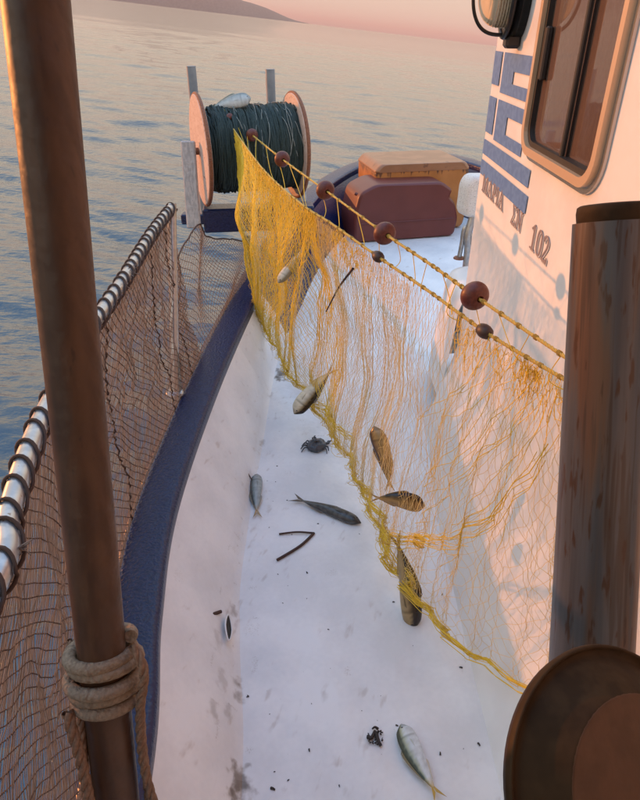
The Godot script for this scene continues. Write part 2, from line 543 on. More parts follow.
func deck_material() -> StandardMaterial3D:
	var s := 1024
	var n1 := noise(0.006, 71, 5)
	var n2 := noise(0.03, 72, 4)
	var n3 := noise(0.012, 73, 3)
	var im := Image.create(s, s, false, Image.FORMAT_RGB8)
	for y in s:
		for x in s:
			# texture covers x -0.7..1.3, z -2.6..-0.6 (2 m square)
			var wx := -0.7 + 2.0 * x / s
			var p := n1.get_noise_2d(x, y)
			var q := n2.get_noise_2d(x * 1.6 + y * 0.5, y * 0.55)
			var g := n3.get_noise_2d(x * 0.6, y * 1.5)
			var col := lin(0.73, 0.735, 0.745).lerp(lin(0.84, 0.84, 0.84), clampf(0.5 + p * 1.2 + 0.25 * n2.get_noise_2d(x * 3.0, y * 3.0), 0, 1))
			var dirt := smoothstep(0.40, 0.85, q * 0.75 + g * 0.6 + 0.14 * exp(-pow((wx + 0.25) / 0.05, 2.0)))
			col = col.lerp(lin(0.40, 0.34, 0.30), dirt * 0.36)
			im.set_pixel(x, y, col)
	var r := RandomNumberGenerator.new()
	r.seed = 4
	for k in 70:      # scuffs and grime smears
		var cx := r.randi_range(0, s - 1)
		var cy := r.randi_range(0, s - 1)
		if k < 34: cx = int((-0.25 + r.randf_range(-0.13, 0.07) + 0.7) / 2.0 * s)
		var len := r.randi_range(3, 16)
		var ang := r.randf() * TAU
		var tint := lin(0.22, 0.17, 0.13)
		for j in len * 5:
			var px := cx + int(cos(ang) * r.randf_range(-len, len) + r.randf_range(-2, 2))
			var py := cy + int(sin(ang) * r.randf_range(-len, len) + r.randf_range(-2, 2))
			px = posmod(px, s); py = posmod(py, s)
			im.set_pixel(px, py, im.get_pixel(px, py).lerp(tint, r.randf_range(0.05, 0.2)))
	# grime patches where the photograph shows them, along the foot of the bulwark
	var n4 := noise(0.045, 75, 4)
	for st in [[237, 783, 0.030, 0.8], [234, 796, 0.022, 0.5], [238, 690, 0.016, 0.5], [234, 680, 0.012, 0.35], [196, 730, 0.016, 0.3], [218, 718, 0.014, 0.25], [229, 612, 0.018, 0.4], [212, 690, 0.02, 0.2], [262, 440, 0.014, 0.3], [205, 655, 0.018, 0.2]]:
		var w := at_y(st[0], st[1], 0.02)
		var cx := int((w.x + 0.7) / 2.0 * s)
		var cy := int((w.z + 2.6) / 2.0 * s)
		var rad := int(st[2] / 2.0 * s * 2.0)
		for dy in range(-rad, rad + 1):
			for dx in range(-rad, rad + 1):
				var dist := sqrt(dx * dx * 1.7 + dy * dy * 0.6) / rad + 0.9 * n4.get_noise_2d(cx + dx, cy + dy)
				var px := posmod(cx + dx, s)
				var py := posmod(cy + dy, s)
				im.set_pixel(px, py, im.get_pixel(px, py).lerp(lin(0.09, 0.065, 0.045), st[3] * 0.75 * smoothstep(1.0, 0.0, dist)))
	im.generate_mipmaps()
	var m := mat(Color.WHITE, 0.4, 0, ImageTexture.create_from_image(im), bump(0.02, 74, 512, 3.0), 1.0, 0.5)
	return uvmat(m)

func make_boat() -> void:
	bulwark_pts()
	var boat := thing("fishing_boat", "small white fishing boat with navy gunwale and peach lit wheelhouse", "boat")
	# deck
	var b := MB.new()
	var rows := []
	var uvs := []
	for q in 61:
		var t := 0.6875 * q / 60.0
		var p := along(G_CR, t)
		var u := along(G_CR, 1.0 - (1.0 - 0.6875) * q / 60.0)
		var row := []
		var uv := []
		for k in 25:
			var c := p.lerp(u, k / 24.0)
			c.y = deck_y(c.z)
			row.append(c)
			uv.append(Vector2((c.x + 0.7) / 2.0, (c.z + 2.6) / 2.0))
		rows.append(row); uvs.append(uv)
	b.sheet(rows, uvs, true)
	M.deck = deck_material()
	part("deck", b, M.deck, boat)
	# bulwark, inner face; white aft, navy in the bow
	for seg in [[0.0, 0.40, M.deck], [0.40, 1.0, M.navy]]:
		b = MB.new()
		rows = []; uvs = []
		for q in 97:
			var t: float = lerpf(seg[0], seg[1], q / 96.0)
			var c := along(G_CR, t)
			var g := along(G_IN, t) - Vector3(0, 0.045, 0)
			var o := gun_out(t)
			var row := []
			var uv := []
			for k in 7:
				var f: float = [-0.12, 0.0, 0.10, 0.3, 0.55, 0.8, 1.0][k]
				var p := c.lerp(g, maxf(f, 0.0))
				if k == 0: p = c - o * 0.02 + Vector3(0, -0.004, 0)
				if k == 1: p = c + Vector3(0, 0.006, 0)
				if k > 1 and k < 6: p += o * -0.012 * sin(f * PI)
				row.append(p)
				uv.append(Vector2((p.x + 0.7 - p.y * 0.5) / 2.0, (p.z + 2.6) / 2.0))
			rows.append(row); uvs.append(uv)
		b.sheet(rows, uvs, false)
		var bw := part("bulwark", b, seg[2], boat)
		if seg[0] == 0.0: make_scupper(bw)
	# gunwale cap
	b = MB.new()
	rows = []
	for q in 193:
		var t := q / 192.0
		var g := along(G_IN, t)
		var o := gun_out(t)
		var w := 0.145
		rows.append([g + Vector3(0, -0.06, 0) + o * 0.012, g + Vector3(0, -0.058, 0), g + Vector3(0, -0.012, 0), g + Vector3(0, -0.002, 0) + o * 0.006, g + Vector3(0, 0.003, 0) + o * 0.02,
			g + Vector3(0, 0.006, 0) + o * 0.07, g + Vector3(0, 0.003, 0) + o * (w - 0.02), g + Vector3(0, -0.006, 0) + o * w, g + Vector3(0, -0.06, 0) + o * w])
	b.sheet(rows, [], false)
	part("gunwale_cap", b, M.navy, boat)
	# outer hull
	b = MB.new()
	rows = []
	for q in 97:
		var t := q / 96.0
		var g := along(G_IN, t)
		var o := gun_out(t)
		var row := []
		for k in 6:
			var f := k / 5.0
			var p := g + o * (0.13 - 0.45 * f * f)
			p.y = lerpf(g.y - 0.05, -1.5, f)
			row.append(p)
		rows.append(row)
	b.sheet(rows, [], false)
	part("hull", b, M.white, boat)
	make_wheelhouse(boat)

func make_scupper(parent: Node3D) -> void:
	var c := at_y(227, 628, 0.064)
	var d := (at_y(227, 612, 0.064) - at_y(227, 645, 0.064)).normalized()
	var nrm := Vector3(0.86, 0.51, 0).normalized()
	var up := nrm.cross(d).normalized()
	var ring := PackedVector3Array()
	var pts := []
	for k in 25:
		var a := TAU * k / 24.0
		var p := c + d * cos(a) * 0.046 + up * sin(a) * 0.017 * (1.0 - 0.25 * absf(cos(a))) + nrm * 0.006
		ring.append(p); pts.append(p)
	var b := MB.new()
	b.tube(ring, 0.0025, 6)
	part("scupper_rim", b, M.white, parent)
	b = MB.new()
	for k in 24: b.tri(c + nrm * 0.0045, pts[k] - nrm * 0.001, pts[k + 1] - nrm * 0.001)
	part("scupper_dark_plate", b, M.rubber, parent)  # dark plate stands for the shade inside the opening; nothing is cut

const WX := 0.60       # port wall of the wheelhouse
const WF := -2.415     # its front
const WA := 0.75       # its after end
func rounded(z0: float, z1: float, y0: float, y1: float, r: float, per := 8) -> PackedVector2Array:
	var out := PackedVector2Array()
	var cs := [[z1 - r, y1 - r, 0.0], [z0 + r, y1 - r, 0.5 * PI], [z0 + r, y0 + r, PI], [z1 - r, y0 + r, 1.5 * PI]]
	for c in cs:
		for k in per + 1:
			var a: float = c[2] + 0.5 * PI * k / per
			out.append(Vector2(c[0] + r * cos(a), c[1] + r * sin(a)))
	return out
func wall_plate(b: MB, z0: float, z1: float, y0: float, y1: float, x: float, proud := 0.003) -> void:
	# a thin painted rectangle on the port wall, with real thickness
	var f := x - proud
	b.quad(Vector3(f, y0, z0), Vector3(f, y1, z0), Vector3(f, y1, z1), Vector3(f, y0, z1))
func frame_ring(b: MB, outer: PackedVector2Array, inner: PackedVector2Array, x0: float, x1: float) -> void:
	# picture-frame solid between two outlines, face at x0 (towards port), back at x1
	var n := outer.size()
	for k in n:
		var j := (k + 1) % n
		var a := outer[k]; var c := outer[j]; var d := inner[k]; var e := inner[j]
		b.quad(Vector3(x0, a.y, a.x), Vector3(x0, c.y, c.x), Vector3(x0, e.y, e.x), Vector3(x0, d.y, d.x))
		b.quad(Vector3(x1, a.y, a.x), Vector3(x1, c.y, c.x), Vector3(x0, c.y, c.x), Vector3(x0, a.y, a.x))
		b.quad(Vector3(x0, d.y, d.x), Vector3(x0, e.y, e.x), Vector3(x1, e.y, e.x), Vector3(x1, d.y, d.x))

func make_wheelhouse(boat: Node3D) -> void:
	var hz0 := -1.905; var hz1 := -1.385; var hy0 := 1.30; var hy1 := 1.86
	var b := MB.new()
	# upper port wall with a window opening
	var hole := rounded(hz0, hz1, hy0, hy1, 0.06)
	var yb := 0.42; var yt := 2.35
	var outer := PackedVector2Array()
	var ctr := Vector2((hz0 + hz1) / 2.0, (hy0 + hy1) / 2.0)
	for p in hole:
		var d := p - ctr
		var s := 1e9
		if d.x > 1e-6: s = minf(s, (WA - ctr.x) / d.x)
		if d.x < -1e-6: s = minf(s, (WF - ctr.x) / d.x)
		if d.y > 1e-6: s = minf(s, (yt - ctr.y) / d.y)
		if d.y < -1e-6: s = minf(s, (yb - ctr.y) / d.y)
		outer.append(ctr + d * s)
	var corners := [Vector2(WA, yt), Vector2(WF, yt), Vector2(WF, yb), Vector2(WA, yb)]
	frame_ring(b, outer, hole, WX, WX + 0.04)
	for k in outer.size():
		var j := (k + 1) % outer.size()
		if absf(outer[k].y - yb) < 1e-4 and absf(outer[j].y - yt) < 1e-4:
			b.quad(Vector3(WX, yb, outer[k].x), Vector3(WX, yb, WA), Vector3(WX, yt, WA), Vector3(WX, yt, outer[j].x))
		for c in corners:
			var a := outer[k]; var e := outer[j]
			var ka := absf(a.x - c.x) < 1e-4 and absf(e.y - c.y) < 1e-4
			var kb := absf(a.y - c.y) < 1e-4 and absf(e.x - c.x) < 1e-4
			if ka or kb: b.tri(Vector3(WX, a.y, a.x), Vector3(WX, c.y, c.x), Vector3(WX, e.y, e.x))
	# lower wall: flares out to the deck, runs on forward as a low trunk with a rounded front
	var prof := [Vector2(0.435, -0.02), Vector2(0.447, 0.012), Vector2(0.462, 0.045), Vector2(0.485, 0.09), Vector2(0.515, 0.17), Vector2(0.545, 0.26), Vector2(0.575, 0.34), Vector2(0.60, 0.42)]
	var rows := []
	for k in prof.size():
		var row := []
		for q in 41:
			var z := lerpf(WA, WF, q / 40.0)
			var taper := 0.05 * smoothstep(1.6, 2.5, -z)
			row.append(Vector3(minf(prof[k].x + taper * (1.0 - k / 7.0), 0.6), prof[k].y + deck_y(z) * (1.0 - k / 7.0), z))
		rows.append(row)
	b.sheet(rows, [], true)
	# front, after and starboard walls, roof
	b.quad(Vector3(WX, yb, WF), Vector3(WX, yt, WF), Vector3(1.55, yt, WF), Vector3(1.55, yb, WF))
	b.quad(Vector3(WX, 0, WF), Vector3(WX, yb, WF), Vector3(1.55, yb, WF), Vector3(1.55, 0, WF))
	b.quad(Vector3(1.55, 0, WF), Vector3(1.55, yt, WF), Vector3(1.55, yt, WA), Vector3(1.55, 0, WA))
	b.quad(Vector3(1.55, 0, WA), Vector3(1.55, yt, WA), Vector3(WX, yt, WA), Vector3(WX, 0, WA))
	var wh := part("wheelhouse", b, M.wall, boat)
	b = MB.new()
	b.box(Vector3(1.06, 0.05, 3.3), Transform3D(Basis(), Vector3(1.075, yt + 0.027, (WF + WA) / 2.0)), 0.01)
	part("roof", b, M.wall, wh)
	# wood-lined cabin behind the window
	b = MB.new()
	b.quad(Vector3(1.5, 0.5, WF + 0.03), Vector3(1.5, yt - 0.03, WF + 0.03), Vector3(1.5, yt - 0.03, WA - 0.03), Vector3(1.5, 0.5, WA - 0.03))
	b.quad(Vector3(WX + 0.05, 0.7, WF + 0.03), Vector3(WX + 0.05, 0.7, WA - 0.03), Vector3(1.5, 0.7, WA - 0.03), Vector3(1.5, 0.7, WF + 0.03))
	b.quad(Vector3(WX + 0.05, 0.7, WF + 0.03), Vector3(WX + 0.05, yt - 0.03, WF + 0.03), Vector3(1.5, yt - 0.03, WF + 0.03), Vector3(1.5, 0.7, WF + 0.03))
	part("cabin_lining", b, M.wood, wh)
	# curtain gathered behind the after pane
	b = MB.new()
	rows = []
	for k in 2:
		var row := []
		for q in 60:
			var z := lerpf(-1.42, -1.62, q / 59.0)
			row.append(Vector3(0.70 + 0.012 * sin(q * 0.9), 1.95 if k == 0 else 1.2, z))
		rows.append(row)
	b.sheet(rows)
	part("curtain", b, mat(lin(0.42, 0.27, 0.22), 0.9), wh)
	# window: two-part frame, rubber gasket, mullion, panes, pull handle
	b = MB.new()
	var fo := rounded(hz0 - 0.013, hz1 + 0.013, hy0 - 0.013, hy1 + 0.013, 0.072)
	var fi := rounded(hz0 + 0.008, hz1 - 0.008, hy0 + 0.008, hy1 - 0.008, 0.055)
	frame_ring(b, fo, fi, WX - 0.022, WX + 0.03)
	var wf := part("window_frame", b, M.gold, wh)
	b = MB.new()
	frame_ring(b, rounded(hz0 - 0.028, hz1 + 0.028, hy0 - 0.028, hy1 + 0.028, 0.087), fo, WX - 0.008, WX)
	part("outer_flange", b, M.chrome, wh)
	b = MB.new()
	var gi := rounded(hz0 + 0.022, hz1 - 0.022, hy0 + 0.022, hy1 - 0.022, 0.045)
	frame_ring(b, fi, gi, WX - 0.010, WX + 0.03)
	b.box(Vector3(0.022, hy1 - hy0 - 0.03, 0.016), Transform3D(Basis(), Vector3(WX + 0.006, (hy0 + hy1) / 2, -1.625)), 0.003)
	part("gasket", b, M.rubber, wh)
	for pz in [[hz0 + 0.012, -1.61, 0.004], [-1.64, hz1 - 0.012, 0.014]]:
		b = MB.new()
		b.quad(Vector3(WX + pz[2], hy0 + 0.012, pz[0]), Vector3(WX + pz[2], hy1 - 0.012, pz[0]), Vector3(WX + pz[2], hy1 - 0.012, pz[1]), Vector3(WX + pz[2], hy0 + 0.012, pz[1]))
		part("window_pane", b, M.glass, wh)
	b = MB.new()
	b.box(Vector3(0.016, 0.125, 0.022), Transform3D(Basis(), Vector3(WX - 0.006, 1.535, -1.862)), 0.004)
	part("window_handle", b, M.rubber, wh)
	# painted flag: cross in the corner, stripes below
	var f0 := WF + 0.004
	for r in [[f0, -2.315, 1.425, 1.525], [f0, -2.315, 1.272, 1.388],
		[f0, -1.835, 1.198, 1.247], [f0, -1.82, 1.128, 1.178]]:
		b = MB.new()
		wall_plate(b, r[0], r[1], r[2], r[3], WX)
		part("flag_stripe", b, M.blue, wh)
	for r in [[1.408, 1.525, 1.442, 1.476], [1.262, 1.388, 1.296, 1.348]]:
		b = MB.new()
		wall_plate(b, -2.285, -2.15, r[0], r[1], WX)
		wall_plate(b, -2.15, -1.952, r[3], r[1], WX)
		wall_plate(b, -2.15, -1.952, r[0], r[2], WX)
		part("flag_cross", b, M.blue, wh)
	# lettering
	for w in [["ΜΑΡΙΑ", -2.352, 0.30, 1.078, 0.058], ["ΣΝ", -1.945, 0.11, 1.07, 0.058], ["102", -1.735, 0.15, 1.057, 0.07]]:
		var tm := TextMesh.new()
		var sf := SystemFont.new()
		sf.font_names = PackedStringArray(["Droid Serif"])
		sf.font_weight = 400
		tm.font = sf
		tm.text = w[0]
		tm.font_size = 64
		tm.pixel_size = 0.00125
		tm.depth = 0.0012
		tm.horizontal_alignment = HORIZONTAL_ALIGNMENT_LEFT
		tm.vertical_alignment = VERTICAL_ALIGNMENT_BOTTOM
		var ab := tm.get_aabb()
		for sh in 2:
			var o := MeshInstance3D.new()
			o.name = "lettering" if sh == 0 else "letter_shadow"
			o.mesh = tm
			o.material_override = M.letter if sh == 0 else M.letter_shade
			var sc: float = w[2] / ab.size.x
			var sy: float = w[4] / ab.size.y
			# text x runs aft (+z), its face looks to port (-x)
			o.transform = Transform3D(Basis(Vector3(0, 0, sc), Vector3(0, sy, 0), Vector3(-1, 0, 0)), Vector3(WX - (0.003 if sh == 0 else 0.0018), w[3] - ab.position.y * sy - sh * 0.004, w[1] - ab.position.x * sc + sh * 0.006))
			wh.add_child(o, true)
	# low trunk forward of the wheelhouse
	b = MB.new()
	rows = []
	for k in 7:
		var y: float = [0.12, 0.25, 0.45, 0.57, 0.615, 0.63, 0.632][k]
		var inn: float = [-0.03, -0.02, 0.0, 0.008, 0.025, 0.07, 0.3][k]
		var row := []
		for q in 25:
			var a := PI * 0.5 * clampf((q - 4) / 16.0, 0, 1)
			var R := 0.16
			var p := Vector3(0.575 + R - (R - minf(inn, R)) * cos(a), y, -2.72 - (R - minf(inn, R)) * sin(a))
			if q < 4: p.z = lerpf(WF - 0.002, -2.72, q / 4.0)
			if q > 20: p.x = lerpf(p.x, 1.5, (q - 20) / 4.0)
			if k == 6: p = Vector3(maxf(p.x, 0.75), y, maxf(p.z, -2.78))
			row.append(p)
		rows.append(row)
	b.sheet(rows, [], true)
	b.quad(Vector3(0.74, 0.6325, WF), Vector3(0.74, 0.6325, -2.79), Vector3(1.5, 0.6325, -2.79), Vector3(1.5, 0.6325, WF))
	part("trunk", b, M.wall, boat)

# ---------------------------------------------------------------- guard rail, its net
var RAIL := []
func cap_out(z: float) -> Vector3:          # outer top of the gunwale at z (port side, aft half)
	var lo := 0.0; var hi := 0.55
	for k in 30:
		var mid := (lo + hi) / 2.0
		if along(G_IN, mid).z > z: lo = mid
		else: hi = mid
	return along(G_IN, lo) + gun_out(lo) * 0.118 + Vector3(0, 0.006, 0)
func make_guard_rail() -> void:
	var top := at_y(172, 207, 1.0)
	RAIL = [Vector3(-0.40, 1.0, 0.7), Vector3(-0.415, 1.0, -0.1), at_y(-8, 590, 1.0), at_y(10, 510, 1.0), at_y(42, 418, 1.0), at_y(90, 330, 1.0), at_y(122, 282, 1.0), at_y(152, 233, 1.0), top]
	var rail := thing("guard_rail", "galvanised pipe guard rail with posts standing on the navy gunwale", "rail")
	var b := MB.new()
	b.tube(spline(RAIL, 12), 0.0165, 14, -1, true)
	part("handrail", b, M.galv, rail)
	var base := at_y(175, 393, 0.352)
	for s in [[top, base], [Vector3(-0.405, 1.0, 0.45), cap_out(0.45)]]:
		b = MB.new()
		b.tube(PackedVector3Array([s[0] + Vector3(0, 0.012, 0), s[0].lerp(s[1], 0.5), s[1]]), 0.018, 12, -1, true)
		var st := part("stanchion", b, M.galv, rail)
		b = MB.new()
		b.lathe([Vector2(0.0, 0.014), Vector2(0.03, 0.012), Vector2(0.036, 0.002), Vector2(0.036, -0.004)], Transform3D(Basis(), s[1]), 16)
		part("base_flange", b, M.galv, st)
	# brown netting from rail to gunwale
	var net := thing("guard_net", "brown twine netting laced between guard rail and gunwale", "net")
	var rp := spline(RAIL, 16)
	var L := [0.0]
	for k in range(1, rp.size()): L.append(L[k - 1] + rp[k].distance_to(rp[k - 1]))
	var total: float = L[-1]
	var fn := noise(1.6, 81, 3)
	var surf := func(a: float, d: float) -> Vector3:
		# a metres along the rail from aft, d 0 at rail .. 1 at gunwale
		var k := clampi(int(a / total * (rp.size() - 1)), 0, rp.size() - 2)
		while k < rp.size() - 2 and L[k + 1] < a: k += 1
		while k > 0 and L[k] > a: k -= 1
		var p := rp[k].lerp(rp[k + 1], clampf((a - L[k]) / maxf(L[k + 1] - L[k], 1e-5), 0, 1)) + Vector3(0, -0.018, 0)
		var q := cap_out(p.z)
		var r := p.lerp(q, d)
		var w := sin(d * PI)
		return r + Vector3(-0.02 + 0.022 * fn.get_noise_2d(a * 2.0, d) + 0.004 * sin(a * 40.0 + 6.0 * fn.get_noise_2d(a, d * 2.0)), 0.03 * fn.get_noise_2d(a * 1.3 + 9.0, d * 1.5) * w, 0.02 * fn.get_noise_2d(a * 2.0 + 40.0, d)) * w
	var H := 0.66
	for set_ in [[0.031, 1.0, 0.00125, "mesh_cord"], [0.0050, -1.0, 0.0007, "mesh_thread"]]:
		b = MB.new()
		var a: float = -H
		while a < total + H:
			var pts := PackedVector3Array()
			var ja := rng.randf_range(-0.002, 0.002)
			for k in 27:
				var d := k / 26.0
				var aa: float = a + ja + set_[1] * d * H
				if aa < 0.0 or aa > total: continue
				pts.append(surf.call(aa, d) + jit(0.001))
			if pts.size() > 1: b.tube(pts, set_[2], 3)
			a += set_[0]
		var o := part(set_[3], b, M.twine_dark if set_[1] > 0 else M.twine, net)
		o.set_meta("kind", "stuff")
	# seams and the foot rope
	b = MB.new()
	for a in [total - 0.16, total - 0.42, total - 1.0]:
		var pts := PackedVector3Array()
		for k in 60:
			pts.append(surf.call(a + 0.012 * sin(k * 0.3) , k / 59.0) + Vector3(0.004 * sin(k * 2.1), 0, 0.004 * cos(k * 2.1)))
		b.tube(pts, 0.0028, 5)
	part("seam_cord", b, M.twine_dark, net).set_meta("kind", "stuff")
	b = MB.new()
	var foot := PackedVector3Array()
	for k in 120: foot.append(surf.call(total * k / 119.0, 0.985) + Vector3(0, 0.004, 0) + jit(0.0015))
	b.tube(foot, 0.003, 5)
	part("foot_rope", b, M.twine, net)
	# lashing: one cord wound round the handrail
	b = MB.new()
	var lash := PackedVector3Array()
	var turns := int(total / 0.05)
	var steps := turns * 18
	for k in steps:
		var f := float(k) / (steps - 1)
		var a := f * total
		var idx := 0
		idx = clampi(int(f * (rp.size() - 1)), 0, rp.size() - 2)
		while idx < rp.size() - 2 and L[idx + 1] < a: idx += 1
		while idx > 0 and L[idx] > a: idx -= 1
		var p := rp[idx].lerp(rp[idx + 1], clampf((a - L[idx]) / maxf(L[idx + 1] - L[idx], 1e-5), 0, 1))
		var tan := (rp[idx + 1] - rp[idx]).normalized()
		var sx := tan.cross(Vector3.UP).normalized()
		var up := sx.cross(tan)
		var ang := TAU * k / 18.0
		var rr := 0.0195 + 0.003 * maxf(-sin(ang), 0.0)
		# each turn stands nearly square on the pipe, then slants on underneath
		var slip := 0.0155 * sin(ang * 1.0)
		lash.append(p + sx * cos(ang) * rr + up * sin(ang) * rr + tan * (slip + 0.006 * sin(floor(ang / TAU) * 2.7)))
	b.tube(lash, 0.0030, 6)
	part("lashing", b, M.twine_dark, net)
	# tufts and knots along the rail
	b = MB.new()
	for k in 14:
		var a := rng.randf_range(0.5, total - 0.05)
		var p: Vector3 = surf.call(a, 0.0) + Vector3(0.012, 0.02, 0)
		for j in 7:
			var q := p + jit(0.02)
			b.tube(PackedVector3Array([p, (p + q) / 2 + jit(0.008), q]), 0.0013, 3)
	part("tuft", b, M.twine, net).set_meta("kind", "stuff")
	make_bow_net(top, base)

func make_bow_net(top: Vector3, base: Vector3) -> void:
	var tops := [top.lerp(base, 0.28) + Vector3(0.01, 0, 0), at_z(197, 224, -3.15), at_z(209, 236, -3.25), at_z(228, 239, -3.3), at_z(246, 242, -3.35)]
	var bots := [base + Vector3(0, 0.006, -0.02), cap_out(-2.45), cap_out(-2.7), cap_out(-2.95), cap_out(-3.2) + Vector3(0.02, 0, 0)]
	var fn := noise(1.2, 83, 3)
	var surf := func(u: float, v: float) -> Vector3:
		var p := along(tops, u).lerp(along(bots, u), v)
		var w := sin(v * PI) * 0.7 + 0.3 * (1.0 - v)
		return p + Vector3(0.05 * sin(u * 9.0 + v * 2.0), 0.02 * fn.get_noise_2d(u * 3.0, v * 2.0), 0.05 * fn.get_noise_2d(u * 2.0 + 5.0, v * 2.0)) * w * sin(u * PI)
	var net := thing("bow_net", "loose brown diamond netting hung from reel stand to the gunwale", "net")
	var b := MB.new()
	var N := 34
	for s in [1.0, -1.0]:
		for k in range(-18, N + 18):
			var pts := PackedVector3Array()
			for j in 37:
				var v := j / 36.0
				var u: float = (k + s * v * 17.0) / N
				if u < 0.0 or u > 1.0: continue
				pts.append(surf.call(u, v) + jit(0.0012))
			if pts.size() > 1: b.tube(pts, 0.0014, 3)
	var o := part("mesh_thread", b, M.twine, net)
	o.set_meta("kind", "stuff")
	b = MB.new()
	var e := PackedVector3Array()
	for j in 40: e.append(surf.call(j / 39.0, 0.0) + jit(0.003))
	b.tube(e, 0.004, 5)
	part("head_rope", b, M.twine_dark, net)

# ---------------------------------------------------------------- net reel at the bow
func make_reel() -> void:
	var cl := at_z(201, 151, -3.50)
	var cr := at_z(294, 146, -3.67)
	var ax := (cr - cl).normalized()
	var len := cl.distance_to(cr)
	var up := Vector3.UP
	var fw := ax.cross(up).normalized()
	up = fw.cross(ax).normalized()
	# local frame for lathes: y along the axle
	var bs := Basis(fw, ax, fw.cross(ax).normalized())
	var reel := thing("net_reel", "net reel with two round flanges wound with dark green net", "reel")
	var b: MB
	for e in [[cl, 0.275], [cr, 0.268]]:
		b = MB.new()
		var R: float = e[1]
		b.lathe([Vector2(0.0, -0.012), Vector2(R - 0.004, -0.012), Vector2(R - 0.004, -0.012), Vector2(R, -0.008), Vector2(R, 0.008), Vector2(R - 0.004, 0.012), Vector2(R - 0.004, 0.012), Vector2(0.0, 0.012)], Transform3D(bs, e[0]), 48)
		var fl := part("flange", b, M.flange, reel)
		b = MB.new()
		var ring := PackedVector3Array()
		for k in 61:
			var a := TAU * k / 60.0
			ring.append(e[0] + (fw * cos(a) + up * sin(a)) * R)
		b.tube(ring, 0.010, 8)
		part("rim", b, M.rustrim, fl)
	# core with wound net: a rough barrel and many turns of twine on it
	var fn := noise(2.2, 88, 3)
	b = MB.new()
	var rad := func(x: float, a: float) -> float:
		var e := smoothstep(0.0, 0.16, x)
		return lerpf(0.165, 0.212, e) + 0.014 * fn.get_noise_2d(x * 7.0, a * 0.4) + 0.006 * fn.get_noise_2d(x * 40.0, a)
	var rows := []
	for q in 49:
		var x := q / 48.0
		var row := []
		for k in 49:
			var a := TAU * k / 48.0
			row.append(cl + ax * (len * lerpf(0.02, 0.98, x)) + (fw * cos(a) + up * sin(a)) * (rad.call(x, cos(a) * 2.0) - 0.004))
		rows.append(row)
	b.sheet(rows)
	var core := part("wound_net", b, M.greennet, reel)
	b = MB.new()
	for k in 230:
		var x0 := rng.randf_range(0.03, 0.97)
		var pts := PackedVector3Array()
		var sl := rng.randf_range(-0.06, 0.06)
		var a0 := rng.randf() * TAU
		for j in 33:
			var a := a0 + TAU * 0.98 * j / 32.0
			var x := clampf(x0 + sl * sin(a * 0.5) + 0.012 * fn.get_noise_2d(a * 1.5, k * 3.0), 0.01, 0.99)
			pts.append(cl + ax * (len * x) + (fw * cos(a) + up * sin(a)) * (rad.call(x, cos(a) * 2.0) + 0.001))
		b.tube(pts, rng.randf_range(0.0025, 0.0055), 5)
	var wt := part("twine_turns", b, M.greennet, core)
	wt.set_meta("kind", "stuff")
	b = MB.new()
	for k in 9:
		var x0 := rng.randf_range(0.32, 0.95)
		var pts := PackedVector3Array()
		for j in 30:
			var a := PI * (1.02 - 0.95 * j / 29.0)
			var x := clampf(x0 + 0.05 * sin(j * 0.22 + k), 0.02, 0.98)
			var dir := fw * cos(a) * -1.0 + up * sin(a)
			if dir.dot(fw) > 0: dir = dir
			pts.append(cl + ax * (len * x) + dir * (rad.call(x, cos(a) * 2.0) + 0.007))
		b.tube(pts, 0.0016, 4)
	part("loose_thread", b, M.thread, core)
	# slack bights hanging under the near end
	b = MB.new()
	for k in 46:
		var x0 := rng.randf_range(0.015, 0.17)
		var drop := rng.randf_range(0.0, 0.10)
		var pts := PackedVector3Array()
		for j in 21:
			var a := PI * (0.1 + 1.8 * j / 20.0) + PI / 2
			var d := fw * cos(a) + up * sin(a) * (1.0 + drop * 4.0 * maxf(-sin(a), 0.0))
			pts.append(cl + ax * (len * (x0 + 0.01 * sin(j + k))) + d * (0.152 + rng.randf_range(-0.004, 0.012)))
		b.tube(pts, rng.randf_range(0.003, 0.006), 4)
	var sb := part("slack_turns", b, M.olivenet, reel)
	sb.set_meta("kind", "stuff")
	# uprights, axle, beam
	b = MB.new()
	b.tube(PackedVector3Array([cl - ax * 0.09, cr + ax * 0.09]), 0.018, 12, -1, true)
	part("axle", b, M.rustrim, reel)
	var t0 := at_z(188, 143, -3.46)
	var t1 := at_z(194, 226, -3.42)
	var mid := (t0 + t1) / 2
	var dir := (t0 - t1).normalized()
	var sx := dir.cross(Vector3.BACK).normalized() * -1.0
	b = MB.new()
	b.box(Vector3(0.075, t0.distance_to(t1) + 0.02, 0.03), Transform3D(Basis(sx, dir, sx.cross(dir)), mid), 0.006)
	part("upright", b, M.greywood, reel)
	b = MB.new()
	var r0 := at_z(301, 130, -3.8)
	var r1 := Vector3(r0.x, 0.62, r0.z)
	b.box(Vector3(0.05, r0.y - r1.y, 0.03), Transform3D(Basis(), (r0 + r1) / 2), 0.006)
	part("upright", b, M.greywood, reel)
	b = MB.new()
	var bl := at_z(203, 210, -3.46)
	b.box(Vector3(0.62, 0.13, 0.13), Transform3D(Basis(Vector3.UP, 0.12), Vector3(bl.x + 0.30, bl.y - 0.058, -3.54)), 0.008)
	part("base_beam", b, M.navy, reel)
	for p in [at_z(247, 236, -3.45), Vector3(-0.1, 0.6, -3.6)]:
		b = MB.new()
		var foot := Vector3(p.x + 0.01, 0.43, p.z + 0.02)
		b.tube(PackedVector3Array([p, foot]), 0.018, 10, -1, true)
		part("stand_post", b, M.black, reel)
